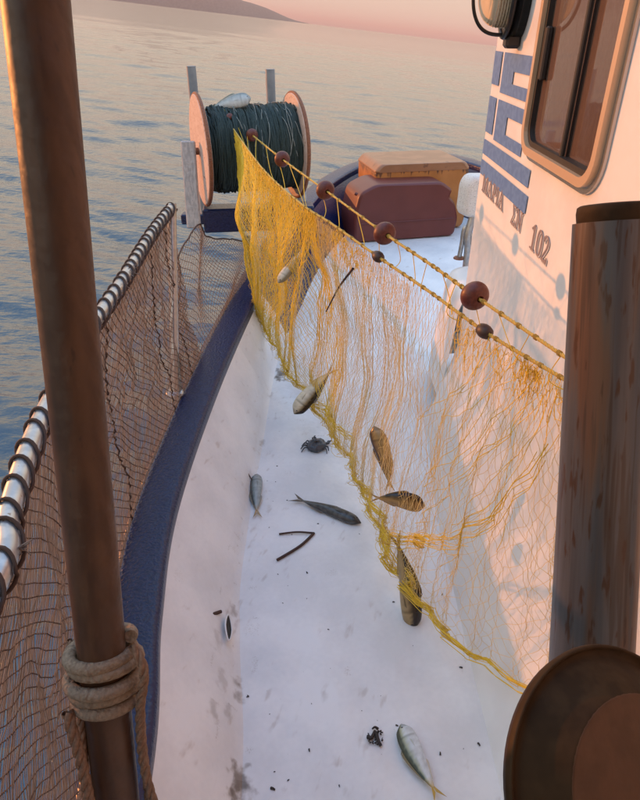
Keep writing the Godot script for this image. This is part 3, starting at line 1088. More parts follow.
	# two grey pipe poles behind the reel
	for q in [[191, 66, "grey pipe pole standing by the reel's lit flange"], [270, 69, "grey pipe pole rising behind the wound green net"]]:
		b = MB.new()
		var p0 := at_z(q[0], q[1], -3.86)
		b.lathe([Vector2(0.0, 0.0), Vector2(0.018, 0.0), Vector2(0.018, 0.0), Vector2(0.026, 0.0), Vector2(0.026, 0.0), Vector2(0.0265, -0.5), Vector2(0.0265, -0.82)], Transform3D(Basis(), p0), 20)
		single("grey_pole", b, M.pvc, q[2], "pole", "grey poles behind the reel")
	# cross arm the poles stand on
	b = MB.new()
	b.box(Vector3(0.75, 0.06, 0.08), Transform3D(Basis(), Vector3(-0.48, 0.575, -3.86)), 0.006)
	part("cross_arm", b, M.navy, reel)

# ---------------------------------------------------------------- containers and fittings on the foredeck
func profile_box(b: MB, prof: Array, depth: float, x: Transform3D, bev := 0.02) -> void:
	# prof runs round the front outline (x right, y up); extruded along z with bevelled edges
	var n := prof.size()
	var ctr := Vector2.ZERO
	for p in prof: ctr += p / n
	var loops := []
	for l in [[-depth / 2, bev], [-depth / 2 + bev * 0.3, bev * 0.3], [-depth / 2 + bev, 0.0], [depth / 2 - bev, 0.0], [depth / 2 - bev * 0.3, bev * 0.3], [depth / 2, bev]]:
		var row := []
		for k in n + 1:
			var p: Vector2 = prof[k % n]
			var q := p - (p - ctr).normalized() * float(l[1])
			row.append(x * Vector3(q.x, q.y, l[0]))
		loops.append(row)
	b.sheet(loops)
	for e in [0, 5]:
		var c := x * Vector3(ctr.x, ctr.y, -depth / 2 if e == 0 else depth / 2)
		var row: Array = loops[e]
		for k in n:
			if e == 0: b.tri(c, row[k], row[k + 1])
			else: b.tri(c, row[k + 1], row[k])
func smooth_outline(p: Array, per := 6) -> Array:
	var out := []
	var n := p.size()
	for k in n:
		# round each corner with a short quadratic
		var a: Vector2 = p[(k + n - 1) % n]
		var c: Vector2 = p[k]
		var d: Vector2 = p[(k + 1) % n]
		var r := minf(0.04, 0.45 * minf(a.distance_to(c), c.distance_to(d)))
		var s := c + (a - c).normalized() * r
		var e := c + (d - c).normalized() * r
		for j in per + 1:
			var t := float(j) / per
			out.append(s.lerp(c, t).lerp(c.lerp(e, t), t))
	return out
func drip_texture() -> ImageTexture:
	# mustard plastic with brown grime that has run over the upper edge in drips
	var s := 512
	var im := Image.create(s, s, false, Image.FORMAT_RGB8)
	var n1 := noise(0.012, 51, 4)
	var n2 := noise(0.05, 52, 3)
	for y in s:
		for x in s:
			var col := lin(0.42, 0.16, 0.04).lerp(lin(0.50, 0.20, 0.055), clampf(0.5 + n1.get_noise_2d(x, y), 0, 1))
			var edge := 0.5 + 0.42 * n2.get_noise_2d(x * 1.3, 7.0) * 1.6 + 0.2 * n1.get_noise_2d(x * 0.7, 90.0)
			var reach := 0.012 + 0.10 * maxf(edge - 0.4, 0.0)
			var v := float(y) / s
			if v < reach: col = col.lerp(lin(0.075, 0.032, 0.02), smoothstep(reach, reach - 0.02, v) * (0.75 + 0.25 * n1.get_noise_2d(x * 2.0, y)))
			im.set_pixel(x, y, col)
	im.generate_mipmaps()
	return ImageTexture.create_from_image(im)

func make_foredeck_gear() -> void:
	# dark red container in front
	var pl := at_y(357, 243, deck_y(-4.4) + 0.004)
	var pr := at_y(454, 236, deck_y(-4.4) + 0.004)
	var w := pl.distance_to(pr)
	var xa := (pr - pl).normalized()
	xa.y = 0; xa = xa.normalized()
	var bs := Basis(xa, Vector3.UP, xa.cross(Vector3.UP))
	var D := 0.36
	var org := (pl + pr) / 2 - bs.z * D / 2
	var h := w / 2
	var red := thing("red_container", "dark red plastic container with chamfered top on the foredeck", "container")
	var b := MB.new()
	profile_box(b, smooth_outline([Vector2(-h - 0.02, 0.0), Vector2(h, 0.0), Vector2(h + 0.02, 0.13), Vector2(h - 0.015, 0.24), Vector2(h - 0.065, 0.29), Vector2(h - 0.045, 0.335), Vector2(h - 0.13, 0.395), Vector2(-h + 0.13, 0.40), Vector2(-h + 0.01, 0.345), Vector2(-h - 0.03, 0.18)]), D, Transform3D(bs, org), 0.022)
	part("body", b, M.redplastic, red)
	b = MB.new()
	b.box(Vector3(w * 0.94, 0.008, 0.012), Transform3D(bs, org + bs.z * (D / 2 + 0.001) + Vector3(0.0, 0.135, 0)), 0.003)
	part("seam", b, M.redplastic, red)
	b = MB.new()
	b.tube(PackedVector3Array([org + bs * Vector3(-h + 0.0, 0.33, D * 0.28), org + bs * Vector3(-h + 0.05, 0.30, D * 0.42), org + bs * Vector3(-h + 0.045, 0.22, D * 0.46), org + bs * Vector3(-h - 0.01, 0.19, D * 0.30)]), 0.012, 8, -1, true)
	part("handle", b, M.redplastic, red)
	# mustard container behind it
	var dz := 0.52
	var bs2 := Basis(Vector3.UP, 0.20)
	var yd := deck_y(-5.0)
	var org2 := at_z(411, 190, -4.98)
	org2.y = yd + 0.003
	var rot := bs2
	var prof := smooth_outline([Vector2(-0.34, 0.0), Vector2(0.35, 0.0), Vector2(0.37, 0.12), Vector2(0.335, 0.20), Vector2(0.365, 0.28), Vector2(0.355, 0.44), Vector2(0.32, 0.485), Vector2(-0.33, 0.485), Vector2(-0.37, 0.44), Vector2(-0.365, 0.2)])
	b = MB.new()
	profile_box(b, prof, dz, Transform3D(rot, org2), 0.03)
	for k in b.v.size():
		var q := rot.inverse() * (b.v[k] - org2)
		b.t[k] = Vector2(q.x * 0.9 + q.z * 0.9, clampf((0.432 - q.y) * 1.1, 0.0, 0.99)) if absf(b.n[k].y) < 0.8 else Vector2(q.x * 0.9, 0.02)
	var dm := mat(Color.WHITE, 0.45, 0, drip_texture())
	dm = uvmat(dm)
	var or_ := thing("mustard_container", "mustard yellow plastic container with grimy top and brown drips", "container")
	part("body", b, dm, or_)
	b = MB.new()
	profile_box(b, smooth_outline([Vector2(-0.373, 0.432), Vector2(0.358, 0.432), Vector2(0.357, 0.445), Vector2(0.322, 0.489), Vector2(-0.332, 0.489), Vector2(-0.373, 0.445)]), dz + 0.006, Transform3D(rot, org2), 0.03)
	part("lid", b, mat(Color.WHITE, 0.4, 0, mottle(lin(0.29, 0.13, 0.06), lin(0.36, 0.165, 0.08), lin(0.18, 0.08, 0.045), 0.006, 53, Vector2.ONE, 0.25), null, 1.5), or_)
	# white block on a rusty stem by the trunk
	var blk := thing("mooring_bitt", "white chipped rounded block on rusty stem beside the wheelhouse", "fitting")
	var c := at_z(478, 196, -2.92)
	b = MB.new()
	profile_box(b, smooth_outline([Vector2(-0.085, -0.085), Vector2(0.09, -0.085), Vector2(0.1, 0.09), Vector2(-0.06, 0.1), Vector2(-0.085, 0.06)]), 0.1, Transform3D(Basis(Vector3.UP, 0.3), c), 0.02)
	part("head", b, mat(Color.WHITE, 0.5, 0, mottle(lin(0.72, 0.70, 0.68), lin(0.8, 0.8, 0.78), lin(0.03, 0.025, 0.02), 0.03, 54, Vector2.ONE, 0.36), bump(0.04, 55, 256, 4.0), 4.0, 0.5), blk)
	b = MB.new()
	b.tube(spline([c + Vector3(-0.01, -0.08, 0.0), c + Vector3(-0.03, -0.18, 0.02), c + Vector3(-0.02, -0.28, 0.02), Vector3(c.x - 0.02, 0.25, c.z + 0.02)], 6), 0.017, 10)
	part("stem", b, M.galv, blk)
	# bent steel bracket on the trunk
	var br := thing("steel_bracket", "bent steel bracket bolted on the white trunk top", "bracket")
	var q0 := at_y(459, 258, 0.634); var q1 := at_y(463, 226, 0.80); q1 = at_z(465, 228, q0.z)
	var q2 := q0 + Vector3(0.075, 0, 0.03)
	b = MB.new()
	b.tube(spline([q0, q0.lerp(q1, 0.5), q1 + Vector3(-0.004, -0.01, 0), q1 + Vector3(0.014, 0.002, 0), q1.lerp(q2, 0.5) + Vector3(0.01, 0, 0), q2], 6), 0.011, 8, -1, true)
	part("bar", b, M.galv, br)
	b = MB.new()
	b.lathe([Vector2(0.0, 0.006), Vector2(0.024, 0.005), Vector2(0.028, 0.0), Vector2(0.028, -0.003)], Transform3D(Basis(), q0), 14)
	part("foot_plate", b, M.rustrim, br)

func make_lamp() -> void:
	var lamp := thing("bulkhead_lamp", "black caged oval bulkhead lamp with ribbed glass above the flag", "lamp")
	var c := Vector3(WX, 1.682, -2.15)
	var ax := Vector3(-1, 0, 0.0)
	# local: X across (z), Y out from the wall, Z up-down
	var X := Transform3D(Basis(Vector3(0, 0, 0.066), -ax * -1.0, Vector3(0, 0.105, 0)), c)
	var b := MB.new()
	b.lathe([Vector2(1.12, 0.0), Vector2(1.14, 0.012), Vector2(1.14, 0.035), Vector2(1.08, 0.048), Vector2(0.98, 0.05), Vector2(0.0, 0.05)], X, 40)
	var base := part("base", b, M.black, lamp)
	b = MB.new()
	b.box(Vector3(0.045, 0.05, 0.05), Transform3D(Basis(), c + Vector3(-0.022, -0.118, 0.0)), 0.008)
	part("cable_gland", b, M.black, base)
	b = MB.new()
	var prof := [Vector2(0.86, 0.05)]
	for k in 40:
		var f := k / 39.0
		var r := 0.86 * sqrt(1.0 - pow(f, 3.2)) + 0.018 * sin(f * 70.0) * (1.0 - f)
		prof.append(Vector2(maxf(r, 0.0), 0.05 + 0.088 * f))
	b.lathe(prof, X, 40)
	var g := mat(lin(0.72, 0.62, 0.46), 0.18)
	g.backlight = Color(0.5, 0.42, 0.3)
	part("ribbed_glass", b, g, lamp)
	b = MB.new()
	# two upright hoops over the glass, one across, and the rim
	for off in [0.0]:
		var pts := PackedVector3Array()
		for k in 33:
			var a := PI * k / 32.0
			pts.append(c + Vector3(-0.045 - 0.108 * pow(sin(a), 0.62), 0.108 * cos(a), off))
		b.tube(pts, 0.0052, 8)
	var pts2 := PackedVector3Array()
	for k in 25:
		var a := PI * k / 24.0
		pts2.append(c + Vector3(-0.045 - 0.108 * pow(sin(a), 0.62), 0.012, 0.07 * cos(a)))
	b.tube(pts2, 0.0052, 8)
	var rim := PackedVector3Array()
	for k in 41:
		var a := TAU * k / 40.0
		rim.append(c + Vector3(-0.05, 0.113 * cos(a), 0.073 * sin(a)))
	b.tube(rim, 0.008, 8)
	part("cage", b, M.black, lamp)

# unseen canvas awning, added over the after deck to darken faces turned aft
func make_added_awning() -> void:
	var aw := thing("added_awning", "unseen tan canvas awning added over the after deck to shade it", "awning")
	var b := MB.new()
	var rows := []
	for q in 13:
		var row := []
		for k in 13:
			var x := lerpf(-0.62, 2.0, k / 12.0)
			var z := lerpf(-0.42, 2.6, q / 12.0)
			row.append(Vector3(x, 2.16 + 0.06 * sin(PI * k / 12.0) - 0.04 * absf(sin(PI * q / 4.0)), z))
		rows.append(row)
	b.sheet(rows)
	var cv := mat(Color.WHITE, 0.85, 0, mottle(lin(0.30, 0.24, 0.18), lin(0.36, 0.29, 0.22), lin(0.2, 0.16, 0.12), 0.02, 57, Vector2.ONE, 0.2), null, 1.0)
	part("canvas", b, cv, aw)
	b = MB.new()
	rows = []
	for q in 9:
		var row := []
		for k in 25:
			row.append(Vector3(lerpf(-0.62, 2.0, k / 24.0), lerpf(2.15, 0.55, q / 8.0), 2.6 + 0.04 * sin(k * 1.1) * q / 8.0))
		rows.append(row)
	b.sheet(rows)
	part("added_back_curtain", b, cv, aw)  # added out of view to block low sky light from astern
	for x in [-0.56, 1.94]:
		b = MB.new()
		b.tube(PackedVector3Array([Vector3(x, 2.14, 2.54), Vector3(x, 0.0, 2.54)]), 0.02, 10, -1, true)
		part("added_awning_pole", b, M.galv, aw)

# ---------------------------------------------------------------- near posts
func make_posts() -> void:
	# brown pole to port, raked forward
	var p0 := at_d(36, 0, 0.545)
	var p1 := at_d(113, 760, 0.755)
	var dir := (p0 - p1).normalized()
	var top := p0 + dir * 0.6
	var foot := p1 - dir * ((p1.y - 0.10) / dir.y)
	var b := MB.new()
	b.tube(spline([top, p0, p0.lerp(p1, 0.5), p1, foot], 6), 0.0305, 28, 0.0255, true)
	single("brown_pole", b, M.pole, "weathered brown pole with rope lashed round it, foot on deck", "pole")
	# rope lashing
	var rope := thing("rope_lashing", "pale grey rope wound round the brown pole, ends hanging", "rope")
	b = MB.new()
	var s := dir.cross(Vector3.BACK).normalized()
	var f := s.cross(dir).normalized()
	var c0 := at_d(107, 699, 0.738)
	var c1 := at_d(101, 641, 0.72)
	var pts := PackedVector3Array()
	var turns := 5
	for k in turns * 24 + 1:
		var a := TAU * k / 24.0
		var t := float(k) / (turns * 24)
		var rr := 0.0345 + 0.002 * sin(k * 0.37) + (0.004 if int(k / 24) == 2 else 0.0)
		pts.append(c0.lerp(c1, t) + (s * cos(a) + f * sin(a)) * rr + dir * (0.006 * sin(a + 0.8) + 0.003 * sin(k * 0.11)))
	b.tube(pts, 0.0078, 10, -1, true)
	part("coil", b, M.rope, rope)
	b = MB.new()
	var sd := at_d(139, 668, 0.72)
	for e in [[at_d(133, 645, 0.70), at_d(144, 672, 0.70), at_d(140, 712, 0.72), at_d(143, 760, 0.745), at_d(156, 812, 0.76), at_d(165, 850, 0.78)],
		[at_d(72, 640, 0.735), at_d(70, 668, 0.73), at_d(80, 700, 0.725), at_d(83, 750, 0.735), at_d(88, 830, 0.76)],
		[at_d(140, 690, 0.735), at_d(142, 740, 0.75), at_d(148, 790, 0.775), at_d(152, 840, 0.80)]]:
		var q := spline(e, 14)
		twisted(b, q, 0.0058)
	part("hanging_end", b, M.rope_dark, rope)
	b = MB.new()
	twisted(b, spline([at_d(68, 712, 0.70), at_d(72, 730, 0.70), at_d(82, 765, 0.71), at_d(92, 815, 0.73)], 14), 0.0068)
	part("frayed_end", b, M.rope_dark, rope)
	# steel hauler post to starboard
	var t0 := at_d(614, 222, 0.80)
	var t1 := at_d(591, 655, 0.935)
	var d2 := (t0 - t1).normalized()
	var low := t1 - d2 * ((t1.y - 0.02) / d2.y)
	b = MB.new()
	var r0 := 39.0 * 0.80 / FOCAL
	var r1 := 39.0 * 0.935 / FOCAL
	var path := PackedVector3Array()
	for k in 13: path.append(t0.lerp(low, k / 12.0))
	b.tube(path, r0, 40, r1 + 0.012, true)
	for k in b.t.size(): b.t[k] = Vector2(b.t[k].x, b.t[k].y * 0.85)
	var hp := thing("hauler_post", "rusty streaked steel post with round lid by the wheelhouse", "post")
	part("post", b, M.steel_rust, hp)
	b = MB.new()
	var xx := d2.cross(Vector3.BACK).normalized()
	b.lathe([Vector2(r0 * 0.90, 0.0), Vector2(r0 * 0.92, 0.012), Vector2(r0 * 0.90, 0.020), Vector2(r0 * 0.84, 0.022), Vector2(r0 * 0.8, 0.018), Vector2(0.0, 0.016)], Transform3D(Basis(xx, d2, xx.cross(d2)), t0), 36)
	part("lid", b, M.iron, hp)
	# net hauler wheel
	var hw := thing("net_hauler", "dark iron net hauler wheel with reddish raised centre", "net hauler")
	var ctr := at_d(614.3, 782.3, 0.56)
	var waz := deg_to_rad(148.4)
	var wtl := deg_to_rad(44.3)
	var n := Vector3(sin(waz) * cos(wtl), sin(wtl), -cos(waz) * cos(wtl))
	var hx := n.cross(Vector3.UP).normalized()
	var T := Transform3D(Basis(hx, n, hx.cross(n)), ctr)
	b = MB.new()
	var R := 0.1167
	b.lathe([Vector2(0.03, -0.03), Vector2(R * 0.8, -0.024), Vector2(R * 0.97, -0.012), Vector2(R, -0.004), Vector2(R, 0.0015), Vector2(R * 0.985, 0.003), Vector2(R * 0.968, 0.0015), Vector2(R * 0.95, -0.002), Vector2(R * 0.90, 0.001), Vector2(R * 0.68, 0.030), Vector2(R * 0.66, 0.0315)], T, 72)
	part("disc", b, M.iron, hw)
	b = MB.new()
	b.lathe([Vector2(R * 0.67, 0.0305), Vector2(R * 0.655, 0.0325), Vector2(R * 0.3, 0.0345), Vector2(0.0, 0.035)], T, 60)
	part("boss", b, M.primer, hw)
	b = MB.new()
	b.tube(PackedVector3Array([ctr - n * 0.026, ctr - n * 0.05 + Vector3(0.02, -0.01, -0.03), t1 + (low - t1) * 0.35]), 0.02, 12)
	part("bracket_arm", b, M.iron, hw)

func twisted(b: MB, p: PackedVector3Array, r: float, strands := 3, pitch := 0.05) -> void:
	# three-strand laid rope along p
	for s in strands:
		var out := PackedVector3Array()
		var run := 0.0
		var a := Vector3.ZERO
		for k in p.size():
			if k > 0: run += p[k].distance_to(p[k - 1])
			var tan := (p[mini(k + 1, p.size() - 1)] - p[maxi(k - 1, 0)]).normalized()
			if k == 0: a = tan.cross(Vector3.UP if absf(tan.y) < 0.9 else Vector3.RIGHT).normalized()
			a = (a - tan * a.dot(tan)).normalized()
			var c := tan.cross(a)
			var ang := TAU * (run / pitch + float(s) / strands)
			out.append(p[k] + (a * cos(ang) + c * sin(ang)) * r * 0.48)
		b.tube(out, r * 0.56, 7)

# ---------------------------------------------------------------- the yellow trammel net
var HL := []
var BT := []
var net_noise: FastNoiseLite
func net_foot(u: float) -> Vector3:      # the lower edge hangs unevenly
	var k := net_noise.get_noise_1d(u * 11.0)
	var q := net_noise.get_noise_1d(u * 34.0 + 60.0)
	return along(BT, u) + Vector3(0.05 * k + 0.03 * q, 0.06 * absf(k) + 0.035 * q, 0.06 * q)
func net_at(u: float, v: float) -> Vector3:
	var h := along(HL, u)
	var t := net_foot(u)
	var p := h.lerp(t, v)
	var w := sin(clampf(v, 0.0, 1.0) * PI)
	var fold := lerpf(0.020, 0.005, smoothstep(0.3, 0.5, u)) * sin(u * 70.0 + 5.0 * net_noise.get_noise_2d(u * 4.0, v * 0.6)) + 0.05 * net_noise.get_noise_2d(u * 5.0, v * 1.2)
	var dir := (along(HL, minf(u + 0.01, 1.0)) - along(HL, maxf(u - 0.01, 0.0)))
	dir.y = 0
	dir = dir.normalized()
	var n := dir.cross(Vector3.UP)
	return p + n * fold * (0.25 + 0.75 * w) * minf(1.0, v * 4.0) + dir * lerpf(0.02, 0.008, smoothstep(0.3, 0.5, u)) * net_noise.get_noise_2d(u * 7.0 + 30.0, v * 2.0) * w

func make_yellow_net() -> void:
	net_noise = noise(1.0, 95, 3)
	HL = [at_z(232, 127, -3.42), at_y(262, 168, 1.085), at_y(300, 203, 1.06), at_y(332, 224, 1.05), at_y(380, 258, 1.04), at_y(430, 292, 1.035), at_y(487, 333, 1.03), at_y(562, 378, 1.03), at_y(625, 418, 1.03)]
	BT = [at_y(257, 303, 0.375), at_y(267, 332, 0.24), at_y(290, 378, 0.13), at_y(328, 430, 0.10), at_y(361, 488, 0.09), at_y(384, 558, 0.09), at_y(428, 617, 0.09), at_y(520, 700, 0.17), at_y(610, 760, 0.30)]
	var net := thing("yellow_fishing_net", "yellow fishing net hanging on floated rope from reel to steel post", "net")
	# outer walling: slender diamonds
	var b := MB.new()
	var N := 250
	var K := 34.0
	var thin := MB.new()
	for s in [1.0, -1.0]:
		for k in range(-int(K), N + int(K)):
			var pts := PackedVector3Array()
			var wob := rng.randf_range(-0.3, 0.3)
			for j in 61:
				var v := j / 60.0
				var uu: float = (k + wob + s * v * K + 0.35 * sin(v * 60.0 + k)) / N
				if uu < 0.0 or uu > 1.0: continue
				# gathers: strands crowd to the reel end
				var u := lerpf(uu, uu * uu, 0.3)
				pts.append(net_at(u, v) + jit(0.0016))
			if pts.size() < 2: continue
			if k < 96: b.tube(pts, 0.0016, 3, 0.0011)
			elif k < 165 or k % 2 == 0: thin.tube(pts, 0.00055, 3)
	var o := part("outer_mesh", b, M.yellow, net)
	o.set_meta("kind", "stuff")
	o = part("outer_mesh", thin, M.straw, net)
	o.set_meta("kind", "stuff")
	# inner fine netting, slack, hanging in near-vertical threads
	b = MB.new()
	for k in 900:
		var u0 := pow(k / 900.0, 1.12) * 0.985 + 0.005
		if u0 > 0.58 and k % 4: continue
		var pts := PackedVector3Array()
		var w1 := rng.randf_range(-0.01, 0.01)
		for j in 29:
			var v := 0.02 + 0.96 * j / 28.0
			var u := clampf(u0 + w1 * sin(v * 5.0 + k) + 0.0015 * sin(j * 2.3 + k * 1.7), 0.0, 1.0)
			pts.append(net_at(u, v) + Vector3(0.012, 0, -0.006) * sin(v * PI) + jit(0.0015))
		b.tube(pts, 0.00038, 3)
	o = part("inner_mesh", b, M.pale, net)
	o.set_meta("kind", "stuff")
	# gathered selvedges and wrinkles
	b = MB.new()
	for k in 18:      # foot of the net
		var pts := PackedVector3Array()
		var u0 := rng.randf_range(0.0, 0.35)
		var u1 := rng.randf_range(0.6, 1.0)
		var off := jit(0.016)
		for j in 70:
			var u := lerpf(u0, u1, j / 69.0)
			pts.append(net_foot(u) + off * (0.4 + 0.6 * sin(j * 0.21 + k)) + jit(0.003) + Vector3(0, 0.012, 0))
		b.tube(pts, rng.randf_range(0.0008, 0.0016), 4)
	for k in 10:      # turns of net leading on to the reel
		var o0 := jit(0.02)
		b.tube(spline([at_z(224, 112, -3.50) + o0, at_z(228, 119, -3.44) + o0 * 0.6, HL[0] + o0 * 0.3, net_at(0.012, 0.12) + o0 * 0.3], 5), 0.0016, 4)
	for k in 22:      # edge at the reel end
		var pts := PackedVector3Array()
		var u0 := rng.randf_range(0.0, 0.035)
		for j in 40:
			pts.append(net_at(u0 + 0.006 * sin(j * 0.4 + k), j / 39.0) + jit(0.003))
		b.tube(pts, rng.randf_range(0.0008, 0.0015), 4)
	o = part("gathered_edge", b, M.yellow, net)
	b = MB.new()
	var paths := [[Vector2(0.60, 0.985), Vector2(0.655, 0.86), Vector2(0.735, 0.70), Vector2(0.80, 0.5), Vector2(0.87, 0.1)], [Vector2(0.50, 0.97), Vector2(0.56, 0.93), Vector2(0.64, 0.94), Vector2(0.75, 0.99), Vector2(0.86, 1.0)],
		[Vector2(0.30, 0.97), Vector2(0.38, 0.9), Vector2(0.46, 0.86), Vector2(0.50, 0.97)]]
	for p in paths:
		var q := []
		for e in p: q.append(Vector3(e.x, e.y, 0))
		for k in 16:
			var pts := PackedVector3Array()
			var o1 := rng.randf_range(-0.014, 0.014)
			var o2 := rng.randf_range(-0.03, 0.03)
			var t1 := rng.randf_range(0.45, 1.0)
			for j in 36:
				var e := along(q, t1 * j / 35.0)
				pts.append(net_at(clampf(e.x + o1 * sin(j * 0.13 + k), 0, 1), clampf(e.y + o2 * sin(j * 0.17 + k * 2), 0, 1)) + jit(0.003))
			b.tube(pts, rng.randf_range(0.0007, 0.0013), 4)
	for k in 24:      # wrinkles fanning from the after end of the head rope
		var pts := PackedVector3Array()
		var u0 := rng.randf_range(0.74, 0.88)
		var u1 := u0 - rng.randf_range(0.02, 0.17)
		var v1 := rng.randf_range(0.3, 0.95)
		for j in 24:
			var t := j / 23.0
			pts.append(net_at(lerpf(u0, u1, t) + 0.004 * sin(j * 0.5 + k), v1 * pow(t, 0.9)) + jit(0.002))
		b.tube(pts, rng.randf_range(0.0006, 0.0011), 3)
	o = part("wrinkle", b, M.yellow, net)
	o.set_meta("kind", "stuff")
	b = MB.new()
	for k in 70:      # tangles under the head rope
		var u0 := rng.randf_range(0.06, 0.5)
		if k > 46: u0 = rng.randf_range(0.7, 0.88)
		var pts := PackedVector3Array()
		var sp := rng.randf_range(0.01, 0.035)
		for j in 20:
			var t := j / 19.0
			pts.append(net_at(clampf(u0 + sp * 0.6 * sin(t * 7.0 + k), 0, 1), 0.01 + absf(0.10 * rng.randf() * t + 0.06 * sin(t * 5.0 + k * 1.3))) + jit(0.004))
		b.tube(spline(Array(pts), 2), 0.00075, 3)
	for k in 110:      # slack bights along the lower edge
		var u0 := rng.randf_range(0.0, 0.30) if k % 3 else rng.randf_range(0.36, 0.62)
		var pts := PackedVector3Array()
		var up0 := rng.randf_range(0.0, 0.12)
		for j in 12:
			var t := j / 11.0
			pts.append(net_at(clampf(u0 + 0.03 * t * sin(k * 1.7), 0, 1), 1.0 - up0 * t) + Vector3(0.018 * sin(t * 6.0 + k), -0.018 * sin(t * PI), 0.018 * cos(t * 5.0 + k)) + jit(0.004))
		b.tube(spline(Array(pts), 2), rng.randf_range(0.0007, 0.0012), 3)
	o = part("tangle", b, M.yellow, net)
	o.set_meta("kind", "stuff")
	# head rope and float rope
	b = MB.new()
	twisted(b, spline(HL, 40), 0.0043, 3, 0.03)
	part("head_rope", b, M.yrope, net)
	var FR := [at_z(226, 116, -3.45), at_y(252, 135, 1.125), at_y(282, 159, 1.115), at_y(325, 190, 1.11), at_y(384, 233, 1.105), at_y(430, 264, 1.10), at_y(475, 296, 1.10), at_y(562, 355, 1.10), at_y(622, 396, 1.10)]
	b = MB.new()
	twisted(b, spline(FR, 40), 0.0040, 3, 0.03)
	part("float_rope", b, M.yrope, net)
	# whippings on both ropes
	b = MB.new()
	for k in 38:
		var u := 0.1 + 0.88 * k / 37.0 + rng.randf_range(-0.008, 0.008)
		for c in [HL, FR]:
			var p := along(c, u)
			var d := (along(c, u + 0.003) - along(c, u - 0.003)).normalized()
			var sx := d.cross(Vector3.UP).normalized()
			var up := sx.cross(d)
			var pts := PackedVector3Array()
			for j in 25:
				var a := TAU * j / 8.0
				pts.append(p + (sx * cos(a) + up * sin(a)) * 0.0048 + d * (j * 0.0004))
			b.tube(pts, 0.0009, 4)
	part("whipping", b, M.yrope, net).set_meta("kind", "stuff")
	# thin ties from float rope to head rope
	b = MB.new()
	for k in 22:
		var u := 0.06 + 0.9 * k / 21.0
		var p := along(FR, u)
		var q := along(HL, u + rng.randf_range(-0.03, 0.03))
		var m := (p + q) / 2 + Vector3(rng.randf_range(-0.03, 0.03), -0.03, rng.randf_range(-0.03, 0.03))
		b.tube(spline([p, m, q + Vector3(0, -0.015, 0), q], 7), 0.0011, 4)
	part("tie", b, M.yellow, net).set_meta("kind", "stuff")
	# floats
	for u in [[229, 118, 0.026], [252, 135, 0.031], [282, 159, 0.033], [325, 190, 0.033], [384, 233, 0.032], [475, 296, 0.032]]:
		var best := 0.0
		var bd := 1e9
		for k in 400:
			var p := along(FR, k / 399.0)
			var dd := ray(u[0], u[1]).normalized().cross(p - EYE).length()
			if dd < bd: bd = dd; best = k / 399.0
		var p := along(FR, best)
		var d := (along(FR, best + 0.004) - along(FR, best - 0.004)).normalized()
		var sx := d.cross(Vector3.UP).normalized()
		b = MB.new()
		var R: float = u[2]
		var prof := []
		for k in 17:
			var a := PI * k / 16.0
			prof.append(Vector2(maxf(0.0075, R * pow(sin(a), 0.8)), -0.74 * R * cos(a)))
		prof.push_front(Vector2(0.0062, -0.66 * R))
		prof.push_back(Vector2(0.0062, 0.66 * R))
		b.lathe(prof, Transform3D(Basis(sx, d, sx.cross(d)), p), 28)
		part("float", b, M.floatred, net)
	for u in [0.495, 0.745]:
		var p := along(HL, u)
		var d := (along(HL, u + 0.004) - along(HL, u - 0.004)).normalized()
		var sx := d.cross(Vector3.UP).normalized()
		b = MB.new()
		b.lathe([Vector2(0.005, -0.018), Vector2(0.013, -0.015), Vector2(0.016, -0.004), Vector2(0.016, 0.004), Vector2(0.013, 0.015), Vector2(0.005, 0.018)], Transform3D(Basis(sx, d, sx.cross(d)), p), 16)
		part("bead", b, M.bead, net)

